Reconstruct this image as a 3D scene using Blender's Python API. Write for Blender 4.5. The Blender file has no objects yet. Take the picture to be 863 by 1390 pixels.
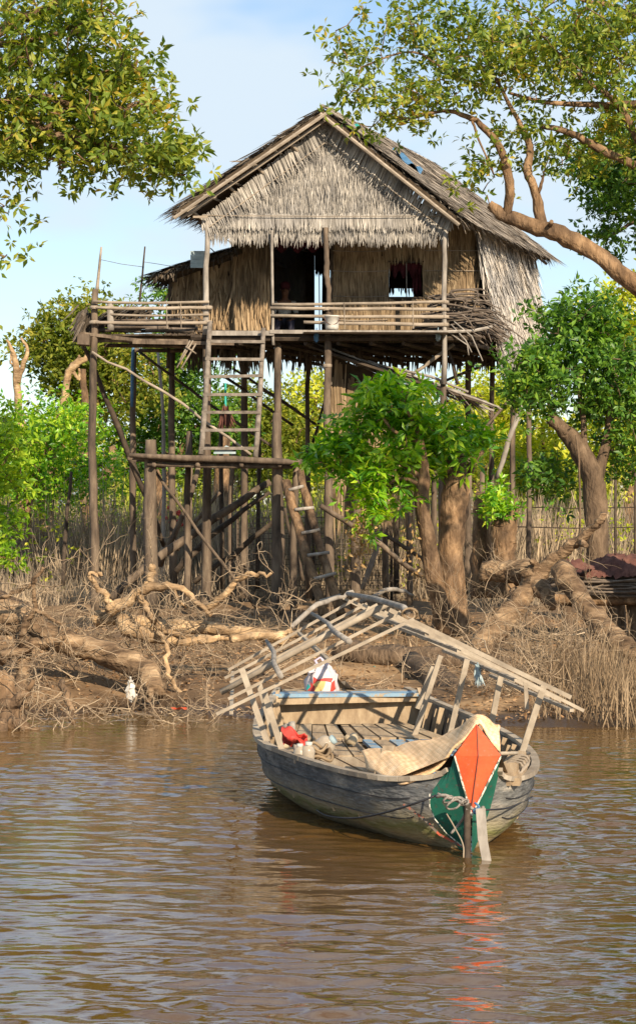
import bpy, math
import numpy as np
from mathutils import Vector
rng = np.random.default_rng(11)
F, HC, YH, XC = 3000.0, 2.1, 700.0, 431.5
sc = bpy.context.scene
COL = sc.collection

def P(px, py, D):
    """the point at distance D that projects to photograph pixel (px, py)"""
    return np.array([(px - XC) / F * D, D, HC - (py - YH) / F * D])
def U(v):
    v = np.asarray(v, float); return v / (np.linalg.norm(v, axis=-1, keepdims=True) + 1e-12)
def A(*a): return np.array(a, float)

# ------------------------------------------------------------------ materials
def ramp(nt, cols, pos=None):
    r = nt.nodes.new('ShaderNodeValToRGB'); e = r.color_ramp.elements
    n = len(cols); pos = pos or [i / (n - 1) for i in range(n)]
    while len(e) < n: e.new(0.5)
    for i in range(n): e[i].position = pos[i]; e[i].color = (*cols[i], 1)
    return r
def mat(name, cols, scale=6.0, stretch=(1, 1, 1), rough=0.85, bump=0.3, island=0.0, detail=6.0, trans=0.0,
        pos=None, spec=0.25, fine=0.0, big=None, bscale=None, bdist=.02):
    m = bpy.data.materials.new(name); m.use_nodes = True
    nt = m.node_tree; nt.nodes.clear(); L = nt.links.new; N = nt.nodes.new
    out = N('ShaderNodeOutputMaterial'); bs = N('ShaderNodeBsdfPrincipled')
    bs.inputs['Roughness'].default_value = rough; bs.inputs['Specular IOR Level'].default_value = spec
    tc = N('ShaderNodeTexCoord'); mp = N('ShaderNodeMapping'); mp.inputs['Scale'].default_value = stretch
    L(tc.outputs['Object'], mp.inputs['Vector'])
    no = N('ShaderNodeTexNoise'); no.inputs['Scale'].default_value = scale; no.inputs['Detail'].default_value = detail
    no.inputs['Roughness'].default_value = 0.65
    L(mp.outputs[0], no.inputs['Vector'])
    st = N('ShaderNodeMapRange'); st.inputs[1].default_value = 0.3; st.inputs[2].default_value = 0.7
    L(no.outputs['Fac'], st.inputs[0]); val = st.outputs[0]
    if island > 0:
        g = N('ShaderNodeNewGeometry'); mx = N('ShaderNodeMix'); mx.data_type = 'FLOAT'
        mx.inputs[0].default_value = island
        L(val, mx.inputs[2]); L(g.outputs['Random Per Island'], mx.inputs[3]); val = mx.outputs[0]
    r = ramp(nt, cols, pos); L(val, r.inputs[0]); col = r.outputs[0]
    if big:
        n2 = N('ShaderNodeTexNoise'); n2.inputs['Scale'].default_value = big[0]; n2.inputs['Detail'].default_value = 3
        L(tc.outputs['Object'], n2.inputs['Vector'])
        m2 = N('ShaderNodeMapRange'); m2.inputs[1].default_value = 0.35; m2.inputs[2].default_value = 0.65
        L(n2.outputs['Fac'], m2.inputs[0])
        mc = N('ShaderNodeMix'); mc.data_type = 'RGBA'; mc.blend_type = 'MULTIPLY'; mc.inputs[0].default_value = 1
        r2 = ramp(nt, [big[1], big[2]]); L(m2.outputs[0], r2.inputs[0])
        L(col, mc.inputs[6]); L(r2.outputs[0], mc.inputs[7]); col = mc.outputs[2]
    L(col, bs.inputs['Base Color'])
    if bump > 0:
        b = N('ShaderNodeBump'); b.inputs['Strength'].default_value = bump; b.inputs['Distance'].default_value = bdist
        if bscale:
            n3 = N('ShaderNodeTexNoise'); n3.inputs['Scale'].default_value = bscale; n3.inputs['Detail'].default_value = 8
            L(mp.outputs[0], n3.inputs['Vector']); L(n3.outputs['Fac'], b.inputs['Height'])
        else: L(no.outputs['Fac'], b.inputs['Height'])
        L(b.outputs[0], bs.inputs['Normal'])
    if trans > 0:
        tr = N('ShaderNodeBsdfTranslucent'); ms = N('ShaderNodeMixShader'); ms.inputs[0].default_value = trans
        hs = N('ShaderNodeHueSaturation'); hs.inputs['Value'].default_value = 1.5; hs.inputs['Saturation'].default_value = 1.1
        L(col, hs.inputs['Color']); L(hs.outputs[0], tr.inputs[0])
        L(bs.outputs[0], ms.inputs[1]); L(tr.outputs[0], ms.inputs[2]); L(ms.outputs[0], out.inputs[0])
    else: L(bs.outputs[0], out.inputs[0])
    return m

# ------------------------------------------------------------------ mesh builder
class MB:
    def __init__(s): s.V = []; s.Q = []; s.T = []; s.QM = []; s.TM = []; s.n = 0; s.smooth = True
    def add(s, V, Q=None, T=None, m=0):
        V = np.asarray(V, float).reshape(-1, 3); s.V.append(V)
        if Q is not None and len(Q):
            Q = np.asarray(Q, int).reshape(-1, 4) + s.n; s.Q.append(Q); s.QM.append(np.full(len(Q), m))
        if T is not None and len(T):
            T = np.asarray(T, int).reshape(-1, 3) + s.n; s.T.append(T); s.TM.append(np.full(len(T), m))
        s.n += len(V); return s
    def tube(s, pts, rad, n=7, rough=0.0, m=0, flat=1.0):
        pts = np.asarray(pts, float); k = len(pts); rad = np.broadcast_to(np.asarray(rad, float), (k,)).copy()
        t = np.gradient(pts, axis=0); t = U(t)
        ref = A(0, 0, 1) if abs(t[0][2]) < 0.9 else A(1, 0, 0)
        a = U(np.cross(t[0], ref)); V = []
        ang = np.arange(n) * 2 * np.pi / n; ph_ = rng.random() * 6
        for i in range(k):
            a = U(a - t[i] * np.dot(a, t[i])); b = np.cross(t[i], a)
            rr = rad[i] * (1 + rough * (rng.random(n) - .5) * 2 + (.06 * np.sin(ang * 2 + i * .55 + ph_) + .06 * np.sin(ang * 4 - i * .35 + ph_) if rad[i] > .04 and rough > 0 else 0))
            V.append(pts[i] + np.outer(np.cos(ang) * rr, a) + np.outer(np.sin(ang) * rr * flat, b))
        V = np.concatenate(V + [pts[:1], pts[-1:]])
        Q = []; T = []
        for i in range(k - 1):
            for j in range(n):
                j2 = (j + 1) % n; Q.append((i*n+j, i*n+j2, (i+1)*n+j2, (i+1)*n+j))
        for j in range(n):
            j2 = (j + 1) % n; T.append((k*n, j2, j)); T.append((k*n+1, (k-1)*n+j, (k-1)*n+j2))
        return s.add(V, Q, T, m)
    def beam(s, p0, p1, w, h, up=(0, 0, 1), m=0, jit=0.0):
        p0 = np.asarray(p0, float); p1 = np.asarray(p1, float); d = U(p1 - p0)
        sd = U(np.cross(d, up)); u = np.cross(sd, d); V = []
        for p in (p0, p1):
            for a, b in ((-1, -1), (1, -1), (1, 1), (-1, 1)):
                V.append(p + sd * a * w / 2 * (1 + jit * rng.normal()) + u * b * h / 2)
        return s.add(V, [(0, 1, 2, 3), (7, 6, 5, 4), (0, 4, 5, 1), (1, 5, 6, 2), (2, 6, 7, 3), (3, 7, 4, 0)], m=m)
    def box(s, c, sz, m=0):
        c = np.asarray(c, float); sz = np.asarray(sz, float)
        return s.beam(c - A(0, sz[1] / 2, 0), c + A(0, sz[1] / 2, 0), sz[0], sz[2], m=m)
    def hexa(s, b, t, m=0):
        """solid from 4 bottom and 4 top corners"""
        V = list(b) + list(t)
        return s.add(V, [(3, 2, 1, 0), (4, 5, 6, 7), (0, 1, 5, 4), (1, 2, 6, 5), (2, 3, 7, 6), (3, 0, 4, 7)], m=m)
    def slab(s, quad, th, nrm, m=0):
        q = [np.asarray(p, float) for p in quad]; nrm = U(nrm)
        return s.hexa([p - nrm * th for p in q], q, m)
    def grid(s, G, m=0, closed=False):
        """G: (a, b, 3) array"""
        a, b = G.shape[:2]; i = np.arange(a - 1)[:, None]; j = np.arange(b if closed else b - 1)[None, :]
        j2 = (j + 1) % b
        Q = np.stack([i*b + j, i*b + j2, (i+1)*b + j2, (i+1)*b + j], -1).reshape(-1, 4)
        return s.add(G.reshape(-1, 3), Q, m=m)
    def sphere(s, c, r, n=10, m=0, sc_=(1, 1, 1)):
        th = np.linspace(0.02, np.pi - 0.02, n); ph = np.linspace(0, 2*np.pi, 2*n, endpoint=False)
        G = np.stack([np.sin(th)[:, None]*np.cos(ph), np.sin(th)[:, None]*np.sin(ph), np.cos(th)[:, None]*np.ones_like(ph)], -1)
        return s.grid(np.asarray(c) + G * r * np.asarray(sc_), m, closed=True)
    def lathe(s, c, prof, n=16, m=0):
        ph = np.linspace(0, 2*np.pi, n, endpoint=False); pr = np.asarray(prof, float)
        G = np.stack([pr[:, 0:1]*np.cos(ph), pr[:, 0:1]*np.sin(ph), pr[:, 1:2]*np.ones_like(ph)], -1)
        return s.grid(np.asarray(c) + G, m, closed=True)
    def blades(s, B, D, L, W, N, bend=0.15, m=0, tip=0.15):
        """B bases, D directions, N normals: narrow leaves of 2 quads"""
        n = len(B); D = U(D); S = U(np.cross(D, N)); N = np.cross(S, D)
        L = np.broadcast_to(L, (n,))[:, None]; W = np.broadcast_to(W, (n,))[:, None]
        bend = np.broadcast_to(bend, (n,))[:, None]
        M_ = B + D * L * .55 + N * L * bend * .3; E = B + D * L + N * L * bend
        V = np.stack([B - S*W*.42, B + S*W*.42, M_ + S*W*.5, M_ - S*W*.5, E + S*W*.5*tip, E - S*W*.5*tip], 1)
        i = np.arange(n)[:, None] * 6
        Q = np.concatenate([i + np.array([[0, 1, 2, 3]]), i + np.array([[3, 2, 4, 5]])])
        return s.add(V.reshape(-1, 3), Q, m=m)
    def leaves(s, B, D, N, L, W, m=0, fold=0.18, droop=0.15):
        n = len(B); D = U(D); S = U(np.cross(D, N)); N = np.cross(S, D)
        L = np.broadcast_to(L, (n,))[:, None]; W = np.broadcast_to(W, (n,))[:, None]
        m1 = B + D*L*.5; E = B + D*L - N*L*droop
        V = np.stack([B, m1 + S*W*.5 + N*W*fold, m1, m1 - S*W*.5 + N*W*fold, E], 1)
        i = np.arange(n)[:, None] * 5
        T = np.concatenate([i + np.array([t]) for t in ((0, 2, 1), (0, 3, 2), (1, 2, 4), (2, 3, 4))])
        return s.add(V.reshape(-1, 3), T=T, m=m)
    def build(s, name, mats, parent=None, origin=None, **props):
        V = np.concatenate(s.V)
        if parent is not None: o0 = ORG[parent.name]
        elif origin is not None: o0 = np.asarray(origin, float)
        else: o0 = A(V[:, 0].mean(), V[:, 1].mean(), V[:, 2].min())
        V = V - o0
        me = bpy.data.meshes.new(name); me.vertices.add(len(V)); me.vertices.foreach_set('co', V.ravel())
        nq = sum(len(q) for q in s.Q); ntr = sum(len(t) for t in s.T)
        lp = np.concatenate([q.ravel() for q in s.Q] + [t.ravel() for t in s.T])
        me.loops.add(len(lp)); me.loops.foreach_set('vertex_index', lp)
        me.polygons.add(nq + ntr)
        me.polygons.foreach_set('loop_start', np.concatenate([np.arange(nq)*4, nq*4 + np.arange(ntr)*3]))
        me.polygons.foreach_set('material_index', np.concatenate(s.QM + s.TM))
        me.polygons.foreach_set('use_smooth', np.full(nq + ntr, s.smooth))
        me.update(calc_edges=True); me.validate()
        for m in (mats if isinstance(mats, (list, tuple)) else [mats]): me.materials.append(m)
        o = bpy.data.objects.new(name, me); COL.objects.link(o)
        if parent is not None: o.parent = parent; ORG[o.name] = ORG[parent.name]
        else: o.location = o0; ORG[o.name] = o0
        for k, v in props.items(): o[k] = v
        return o
ORG = {}
def F_(): b = MB(); b.smooth = False; return b
def thing(name, loc, label, category, group=None):
    o = bpy.data.objects.new(name, None); COL.objects.link(o); o.location = loc; ORG[o.name] = np.asarray(loc, float)
    o['label'] = label; o['category'] = category; o.empty_display_size = .2
    if group: o['group'] = group
    return o

def smooth_path(pts, k=4):
    """Catmull-Rom through control rows (x, y, z, r)"""
    p = np.asarray(pts, float)
    if len(p) < 3: return np.array([p[0] + (p[-1] - p[0]) * t for t in np.linspace(0, 1, k + 1)])
    q = np.vstack([2*p[0] - p[1], p, 2*p[-1] - p[-2]]); out = []
    for i in range(1, len(q) - 2):
        for t in np.arange(k) / k:
            a, b, c, d = q[i-1:i+3]
            out.append(.5*((2*b) + (-a + c)*t + (2*a - 5*b + 4*c - d)*t*t + (-a + 3*b - 3*c + d)*t**3))
    out.append(p[-1]); return np.array(out)
def wood(mb, ctl, D=None, n=7, k=4, rough=.12, wob=.0, m=0):
    """ctl rows: (px, py, D, width_px) or (px, py, width_px) with D given"""
    rows = []
    for c in ctl:
        if D is not None: px, py, w = c; d = D
        else: px, py, d, w = c
        p = P(px, py, d); rows.append((*p, w * d / F / 2))
    q = smooth_path(rows, k); pts = q[:, :3] + rng.normal(0, 1, (len(q), 3)) * wob
    mb.tube(pts, np.maximum(q[:, 3], .002), n, rough, m)
    return q
def twig(mb, p, d, L, r, depth=2, kids=3, curl=.35, grav=0.0, m=0, n=4):
    p = np.asarray(p, float); d = U(d); pts = [p]; seg = 5
    for i in range(seg):
        d = U(d + rng.normal(0, curl, 3) * .5 + A(0, 0, grav)); pts.append(pts[-1] + d * L / seg)
    mb.tube(pts, np.linspace(r, r * .45, seg + 1), n, 0, m)
    if depth > 0:
        for k in range(kids):
            i = rng.integers(1, seg + 1)
            twig(mb, pts[i], d + rng.normal(0, .8, 3), L * rng.uniform(.4, .75), r * .55, depth - 1, kids, curl, grav, m, n)

# ------------------------------------------------------------------ trees
def ellipsoids(spec):
    """rows (px, py, D, rx_px, ry_px, rD_m, count) -> cluster centres in the world"""
    out = []
    for px, py, D, rx, ry, rd, n in spec:
        v = U(rng.normal(0, 1, (n, 3))) * (rng.random((n, 1)) ** .45)
        s = D / F; c = P(px, py, D)
        out.append(c + v * A(rx * s, rd, ry * s))
    return np.concatenate(out)
def foliage(mb, C, R, nros, nleaf, L, W, up=.5, droop=.2, m=0, flat=1.0):
    n = len(C)
    ros = np.repeat(C, nros, 0) + rng.normal(0, 1, (n * nros, 3)) * R * A(1, 1, .75 * flat)
    ax = U(rng.normal(0, 1, ros.shape) + A(0, 0, up * 2))
    B = np.repeat(ros, nleaf, 0); AX = np.repeat(ax, nleaf, 0)
    rd = rng.normal(0, 1, B.shape); rd = U(rd - AX * np.sum(rd * AX, 1, keepdims=True))
    D = U(rd + AX * rng.uniform(-.1, .8, (len(B), 1)) - A(0, 0, droop))
    N = U(AX - D * .2 + rng.normal(0, .35, B.shape))
    l = L * rng.uniform(.6, 1.15, len(B))
    mb.leaves(B + D * l[:, None] * .15, D, N, l, l * W / L, m)
def tree(name, label, cat, limbs, clusters, base, R, nros, nleaf, L, W, mleaf, mbark, up=.5, droop=.2, twr=.012,
         group=None, reach=99, extra=None, tn=4):
    t = thing(name, base, label, cat, group)
    tr = MB(); nodes = []
    for ctl in limbs: nodes.append(wood(tr, ctl, n=9, k=5, rough=.1, wob=.004)[:, :3])
    nd = np.concatenate(nodes) if nodes else np.array([base])
    d0 = np.array([np.min(np.linalg.norm(nd - c, axis=1)) for c in clusters])
    bt = MB(); used = False
    for c in clusters[np.argsort(d0)]:
        dd = np.linalg.norm(nd - c, axis=1); i = np.argmin(dd)
        if dd[i] < .05 or dd[i] > reach: continue
        a = nd[i]; mid = (a + c) / 2 + rng.normal(0, .12, 3) * dd[i]
        bt.tube([a, mid, c], [twr * (1 + .4 * dd[i]), twr, twr * .5], tn); nd = np.vstack([nd, mid, c]); used = True
    tr.build('trunk', mbark, t)
    if used: bt.build('branches', mbark, t)
    fo = MB(); foliage(fo, clusters, R, nros, nleaf, L, W, up, droop); fo.build('crown', mleaf, t)
    return t
# ------------------------------------------------------------------ camera, light
cam = bpy.data.cameras.new('camera'); co = bpy.data.objects.new('camera', cam); COL.objects.link(co)
co.location = (0, 0, HC); co.rotation_euler = (math.radians(90), 0, 0)
cam.sensor_fit = 'HORIZONTAL'; cam.sensor_width = 36; cam.lens = F / 863 * 36
cam.shift_y = (YH - 695) / 863
cam.clip_start = .2; cam.clip_end = 2000
sc.camera = co
EL, AZ = math.radians(29), math.radians(24)          # sun behind the camera, to the right
sd = A(math.sin(AZ) * math.cos(EL), -math.cos(AZ) * math.cos(EL), math.sin(EL))   # towards the sun
sl = bpy.data.lights.new('sun', 'SUN'); so = bpy.data.objects.new('sun', sl); COL.objects.link(so)
sl.energy = 4.8; sl.angle = math.radians(.5); sl.color = (1, .83, .62)
so.rotation_euler = Vector(sd).to_track_quat('Z', 'Y').to_euler()
w = bpy.data.worlds.new('World'); sc.world = w; w.use_nodes = True
nt = w.node_tree; nt.nodes.clear(); N = nt.nodes.new; L = nt.links.new
out = N('ShaderNodeOutputWorld'); bg = N('ShaderNodeBackground'); bg.inputs[1].default_value = .088
sky = N('ShaderNodeTexSky'); sky.sky_type = 'NISHITA'; sky.sun_disc = False
sky.sun_elevation = EL; sky.sun_rotation = math.pi - AZ; sky.air_density = 1.0; sky.dust_density = .35; sky.ozone_density = 2.2
tc = N('ShaderNodeTexCoord'); mp = N('ShaderNodeMapping'); mp.inputs['Scale'].default_value = (1.0, 1.0, 2.6)
mp.inputs['Location'].default_value = (.31, .2, .42)
nz = N('ShaderNodeTexNoise'); nz.inputs['Scale'].default_value = 5.2; nz.inputs['Detail'].default_value = 4; nz.inputs['Roughness'].default_value = .55
mr = N('ShaderNodeMapRange'); mr.interpolation_type = 'SMOOTHSTEP'; mr.inputs[1].default_value = .38; mr.inputs[2].default_value = .62
mr.inputs[3].default_value = .05; mr.inputs[4].default_value = .95
mx = N('ShaderNodeMix'); mx.data_type = 'RGBA'; mx.inputs[7].default_value = (4.9, 5.7, 6.4, 1)
L(tc.outputs['Generated'], mp.inputs[0]); L(mp.outputs[0], nz.inputs['Vector']); L(nz.outputs['Fac'], mr.inputs[0])
sz = N('ShaderNodeSeparateXYZ'); L(tc.outputs['Generated'], sz.inputs[0]); hz = N('ShaderNodeMapRange'); hz.inputs[1].default_value = .18; hz.inputs[2].default_value = .5; hz.inputs[3].default_value = 1; hz.inputs[4].default_value = .95
L(sz.outputs['Z'], hz.inputs[0]); ml = N('ShaderNodeMath'); ml.operation = 'MULTIPLY'; L(mr.outputs[0], ml.inputs[0]); L(hz.outputs[0], ml.inputs[1])
L(ml.outputs[0], mx.inputs[0]); L(sky.outputs[0], mx.inputs[6]); L(mx.outputs[2], bg.inputs[0]); L(bg.outputs[0], out.inputs[0])
vs = sc.view_settings; vs.view_transform = 'Standard'; vs.look = 'None'; vs.gamma = 1; vs.use_curve_mapping = False; vs.exposure = 0.80
cy = sc.cycles; cy.max_bounces = 6; cy.diffuse_bounces = 3; cy.glossy_bounces = 3; cy.transmission_bounces = 3; cy.transparent_max_bounces = 4
cy.use_denoising = True

# ------------------------------------------------------------------ material set
M = {}
M['mud'] = mat('mud', [(.08, .052, .03), (.19, .125, .07), (.33, .225, .13)], 2.2, rough=.95, bump=.8, detail=10, bscale=9,
               big=(.35, (.65, .62, .6), (1.15, 1.1, 1.0)))
M['reed'] = mat('dry reed', [(.13, .11, .085), (.33, .28, .21), (.56, .47, .33)], 1, island=.7, bump=0, trans=.15, big=(.5, (.75, .75, .78), (1.1, 1, .9)))
M['drygrass'] = mat('dry grass', [(.10, .07, .045), (.23, .165, .10), (.40, .30, .19)], 1, island=.7, bump=0, trans=.1)
M['greenscrub'] = mat('scrub leaf', [(.12, .18, .02), (.30, .36, .035), (.52, .48, .07)], .6, island=.5, bump=0, trans=.35, rough=.6)
M['litter'] = mat('litter', [(.10, .055, .025), (.24, .14, .07), (.40, .27, .15)], 1, island=.8, bump=0)
M['bark'] = mat('bark', [(.055, .034, .02), (.18, .115, .066), (.37, .25, .15)], 7, (1, 1, .35), bump=1, detail=10, bscale=16, bdist=.06, big=(2.5, (.6, .6, .62), (1.15, 1.1, 1)))
M['logbark'] = mat('log bark', [(.05, .032, .02), (.20, .135, .082), (.42, .31, .20)], 9, (.28, 1, 1), bump=1, detail=11, bscale=18, bdist=.06, big=(2.2, (.55, .52, .5), (1.15, 1.12, 1.05)))
M['darkbark'] = mat('dark bark', [(.05, .035, .024), (.11, .075, .047), (.2, .14, .09)], 7, (1, 1, .35), bump=1, detail=10, bscale=16, bdist=.06)
M['drift'] = mat('bleached wood', [(.20, .13, .075), (.42, .29, .17), (.62, .47, .31)], 9, (.3, 1, 1), bump=1, detail=10, bscale=18, bdist=.04, big=(4, (.5, .48, .46), (1.1, 1.08, 1)))
M['twig'] = mat('twig', [(.11, .075, .048), (.27, .20, .13), (.52, .41, .28)], 3, island=.6, bump=0)
M['post'] = mat('stilt wood', [(.04, .031, .024), (.115, .086, .062), (.22, .17, .12)], 6, (1, 1, .25), bump=.7, detail=9, bscale=15)
M['ladder'] = mat('ladder wood', [(.08, .068, .056), (.17, .145, .12), (.27, .235, .20)], 7, bump=.4)
M['greywood'] = mat('grey wood', [(.13, .115, .10), (.25, .225, .195), (.38, .35, .31)], 7, (1, 1, .3), bump=.4, detail=8)
M['rail'] = mat('rail pole', [(.14, .115, .09), (.27, .225, .175), (.40, .34, .27)], 5, (.4, 1, 1), bump=.4)
M['darkwood'] = mat('dark wood', [(.025, .019, .014), (.06, .045, .033), (.11, .085, .06)], 5, bump=.5)
M['stick'] = mat('firewood', [(.05, .04, .032), (.12, .095, .075), (.2, .17, .14)], 6, bump=.4)
M['gable'] = mat('grey palm leaf', [(.12, .112, .102), (.33, .31, .28), (.52, .495, .455)], 1.0, island=.75, bump=.15, big=(2.2, (.62, .62, .63), (1.08, 1.06, 1.02)))
M['wall'] = mat('brown palm leaf', [(.11, .075, .042), (.27, .195, .115), (.45, .35, .22)], 1.0, island=.7, bump=.15, big=(1.3, (.6, .6, .6), (1.15, 1.1, 1.05)))
M['side'] = mat('pale palm leaf', [(.19, .185, .18), (.46, .45, .43), (.72, .68, .62)], 1.0, island=.7, bump=.15, big=(1.0, (.75, .75, .76), (1.1, 1.02, .92)))
M['roof'] = mat('roof straw', [(.085, .075, .064), (.22, .195, .165), (.42, .38, .33)], 1.0, island=.7, bump=.15, big=(.9, (.7, .68, .66), (1.1, 1.05, 1)))
M['fringe'] = mat('dark straw', [(.04, .032, .024), (.10, .08, .06), (.18, .15, .12)], 1.0, island=.7, bump=.1)
M['backing'] = mat('thatch backing', [(.04, .028, .018), (.09, .065, .04)], 6, bump=.3)
M['leafA'] = mat('leaf olive', [(.05, .10, .016), (.15, .22, .025), (.32, .34, .04), (.55, .29, .05)], 1.2, island=.6, bump=0, trans=.38, rough=.5, spec=.4, pos=[.1, .45, .74, .97])
M['leafB'] = mat('leaf dark', [(.02, .075, .016), (.07, .17, .02), (.17, .31, .03), (.40, .42, .04)], 1.1, island=.6, bump=0, trans=.32, rough=.45, spec=.4, pos=[.1, .45, .78, .98])
M['leafC'] = mat('leaf bright', [(.025, .11, .012), (.10, .29, .018), (.29, .51, .022), (.62, .68, .06)], 1.4, island=.6, bump=0, trans=.42, rough=.38, spec=.55, pos=[.06, .32, .66, .93])
M['leafY'] = mat('leaf yellow green', [(.14, .20, .02), (.36, .42, .03), (.58, .58, .06), (.66, .56, .10)], .8, island=.6, bump=0, trans=.4, rough=.5, pos=[.1, .42, .75, .98])
M['leafS'] = mat('leaf spring green', [(.05, .12, .015), (.17, .33, .02), (.38, .52, .035), (.58, .58, .07)], 1.0, island=.6, bump=0, trans=.4, rough=.45, pos=[.1, .4, .75, .98])
M['leafF'] = mat('far leaf', [(.045, .085, .012), (.14, .19, .02), (.30, .31, .04), (.46, .32, .06)], .45, island=.5, bump=0, trans=.35, rough=.6, pos=[.1, .42, .75, .98])
M['deadleaf'] = mat('dead leaf', [(.2, .12, .05), (.38, .24, .1), (.5, .36, .18)], 2, island=.7, bump=0, trans=.2)

nt = M['mud'].node_tree; bs = [x for x in nt.nodes if x.type == 'BSDF_PRINCIPLED'][0]; L = nt.links.new      # wet mud along the waterline
src = bs.inputs['Base Color'].links[0].from_socket; tc = nt.nodes.new('ShaderNodeTexCoord'); sx = nt.nodes.new('ShaderNodeSeparateXYZ'); L(tc.outputs['Object'], sx.inputs[0])
nn_ = nt.nodes.new('ShaderNodeTexNoise'); nn_.inputs['Scale'].default_value = 3; nn_.inputs['Detail'].default_value = 5; L(tc.outputs['Object'], nn_.inputs['Vector'])
ma = nt.nodes.new('ShaderNodeMath'); ma.operation = 'MULTIPLY_ADD'; ma.inputs[1].default_value = .14; L(nn_.outputs['Fac'], ma.inputs[0]); L(sx.outputs['Z'], ma.inputs[2])
f = nt.nodes.new('ShaderNodeMapRange'); f.inputs[1].default_value = .12; f.inputs[2].default_value = .19; f.inputs[3].default_value = 1; f.inputs[4].default_value = 0; L(ma.outputs[0], f.inputs[0])
mx = nt.nodes.new('ShaderNodeMix'); mx.data_type = 'RGBA'; L(f.outputs[0], mx.inputs[0]); L(src, mx.inputs[6]); mx.inputs[7].default_value = (.045, .028, .016, 1); L(mx.outputs[2], bs.inputs['Base Color'])
rr = nt.nodes.new('ShaderNodeMapRange'); rr.inputs[3].default_value = .92; rr.inputs[4].default_value = .28; L(f.outputs[0], rr.inputs[0]); L(rr.outputs[0], bs.inputs['Roughness'])

# ------------------------------------------------------------------ ground and water
def shore(x): return 22.4 + .9 * np.exp(-((x + 2.1) / 1.3) ** 2) - .5 * np.clip((x - 1) / 2, -1, 1) + .18 * np.sin(x * 2.3) + .1 * np.sin(x * 6.1 + 1)
def nz2(x, y):
    v = 0
    for a, b, c, s in ((.9, .5, 0, .05), (1.7, -1.1, 1, .035), (-2.6, 2.2, 2, .02), (4.1, 3.7, 3, .012), (7.3, -6.1, .5, .008), (11, 9.3, 2.2, .006)):
        v = v + s * np.sin(a * x + b * y + c) * np.cos(.7 * b * x - a * y + c)
    return v
def gz(x, y):
    d = y - shore(x); d = np.asarray(d, float)
    base = np.where(d < 0, .22 * d, .25 * (1 - np.exp(-np.clip(d, 0, 99) / 1.6)) + .0)
    base = np.clip(base, -1.6, 9)
    mound = .22 * np.exp(-(((x + 2.9) / 1.6) ** 2 + ((y - 26) / 2.0) ** 2))
    return base + nz2(x, y) * np.clip((d + 1) * .5, .2, 1.3) + mound
xs = np.concatenate([[-500, -150, -60, -30, -18], np.arange(-12, 14, .1), [18, 30, 60, 150, 500]])
ys = np.concatenate([[-60, -10, 5, 14], np.arange(18, 30, .1), np.arange(30, 50, .25), np.arange(50, 80, 1), [90, 120, 200, 400, 900]])
X, Y = np.meshgrid(xs, ys); Z = gz(X, Y); Z[Y > 90] = .25; Z[np.abs(X) > 100] = np.where(Y[np.abs(X) > 100] > 22, .25, -1)
b = MB(); b.grid(np.stack([X, Y, Z], -1)); b.build('ground', M['mud'], origin=(0, 0, 0), kind='structure')

xs = np.concatenate([[-500, -100, -30, -12], np.arange(-5.2, 5.6, .02), [12, 30, 100, 500]])
ys = np.concatenate([[-60, -20, 0, 5], np.arange(8.4, 24.2, .022), [27.5]])
X, Y = np.meshgrid(xs, ys); Z = np.zeros_like(X); wr = np.random.default_rng(5)
for i in range(56):
    lam = .075 * (1.035 ** i) * wr.uniform(.85, 1.15); lam = lam if i % 9 else lam * 1.8
    th = wr.normal(1.4, .42); k = 2 * np.pi / lam; am = lam * .0056 * (1 if i % 9 else .4)
    ph = wr.random() * 7; kx, ky = k * np.cos(th), k * np.sin(th)
    s_ = np.sin(kx * X + ky * Y + ph + .6 * np.sin(X * .7 + i) + .5 * np.sin(Y * .9 - i * 2))
    Z += am * s_ * (.7 + .3 * np.sin(.5 * X - .6 * Y + i))
calm = .35 + .65 * np.clip((21.5 - Y) / 5, 0, 1)
Z *= calm * (.72 + .38 * np.sin(X * .9 + Y * .35 + 1.2) * np.sin(Y * .55 - X * .3) + .18 * np.sin(X * 2.3 - Y * 1.1))
Z[(X < -6) | (X > 6) | (Y < 8)] = 0
b = MB(); b.grid(np.stack([X, Y, Z], -1))
wm = bpy.data.materials.new('river water'); wm.use_nodes = True; nt = wm.node_tree; bs = nt.nodes['Principled BSDF']
bs.inputs['Base Color'].default_value = (.092, .048, .012, 1); bs.inputs['Roughness'].default_value = .035; bs.inputs['IOR'].default_value = 1.85
tc = nt.nodes.new('ShaderNodeTexCoord'); mp = nt.nodes.new('ShaderNodeMapping'); mp.inputs['Scale'].default_value = (1, 1.7, 1)
n1 = nt.nodes.new('ShaderNodeTexNoise'); n1.inputs['Scale'].default_value = 13; n1.inputs['Detail'].default_value = 3
bp = nt.nodes.new('ShaderNodeBump'); bp.inputs['Strength'].default_value = .06; bp.inputs['Distance'].default_value = .03
nt.links.new(tc.outputs['Object'], mp.inputs[0]); nt.links.new(mp.outputs[0], n1.inputs['Vector'])
nt.links.new(n1.outputs['Fac'], bp.inputs['Height']); nt.links.new(bp.outputs[0], bs.inputs['Normal'])
b.build('water', wm, origin=(0, 0, 0), kind='structure')
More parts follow.
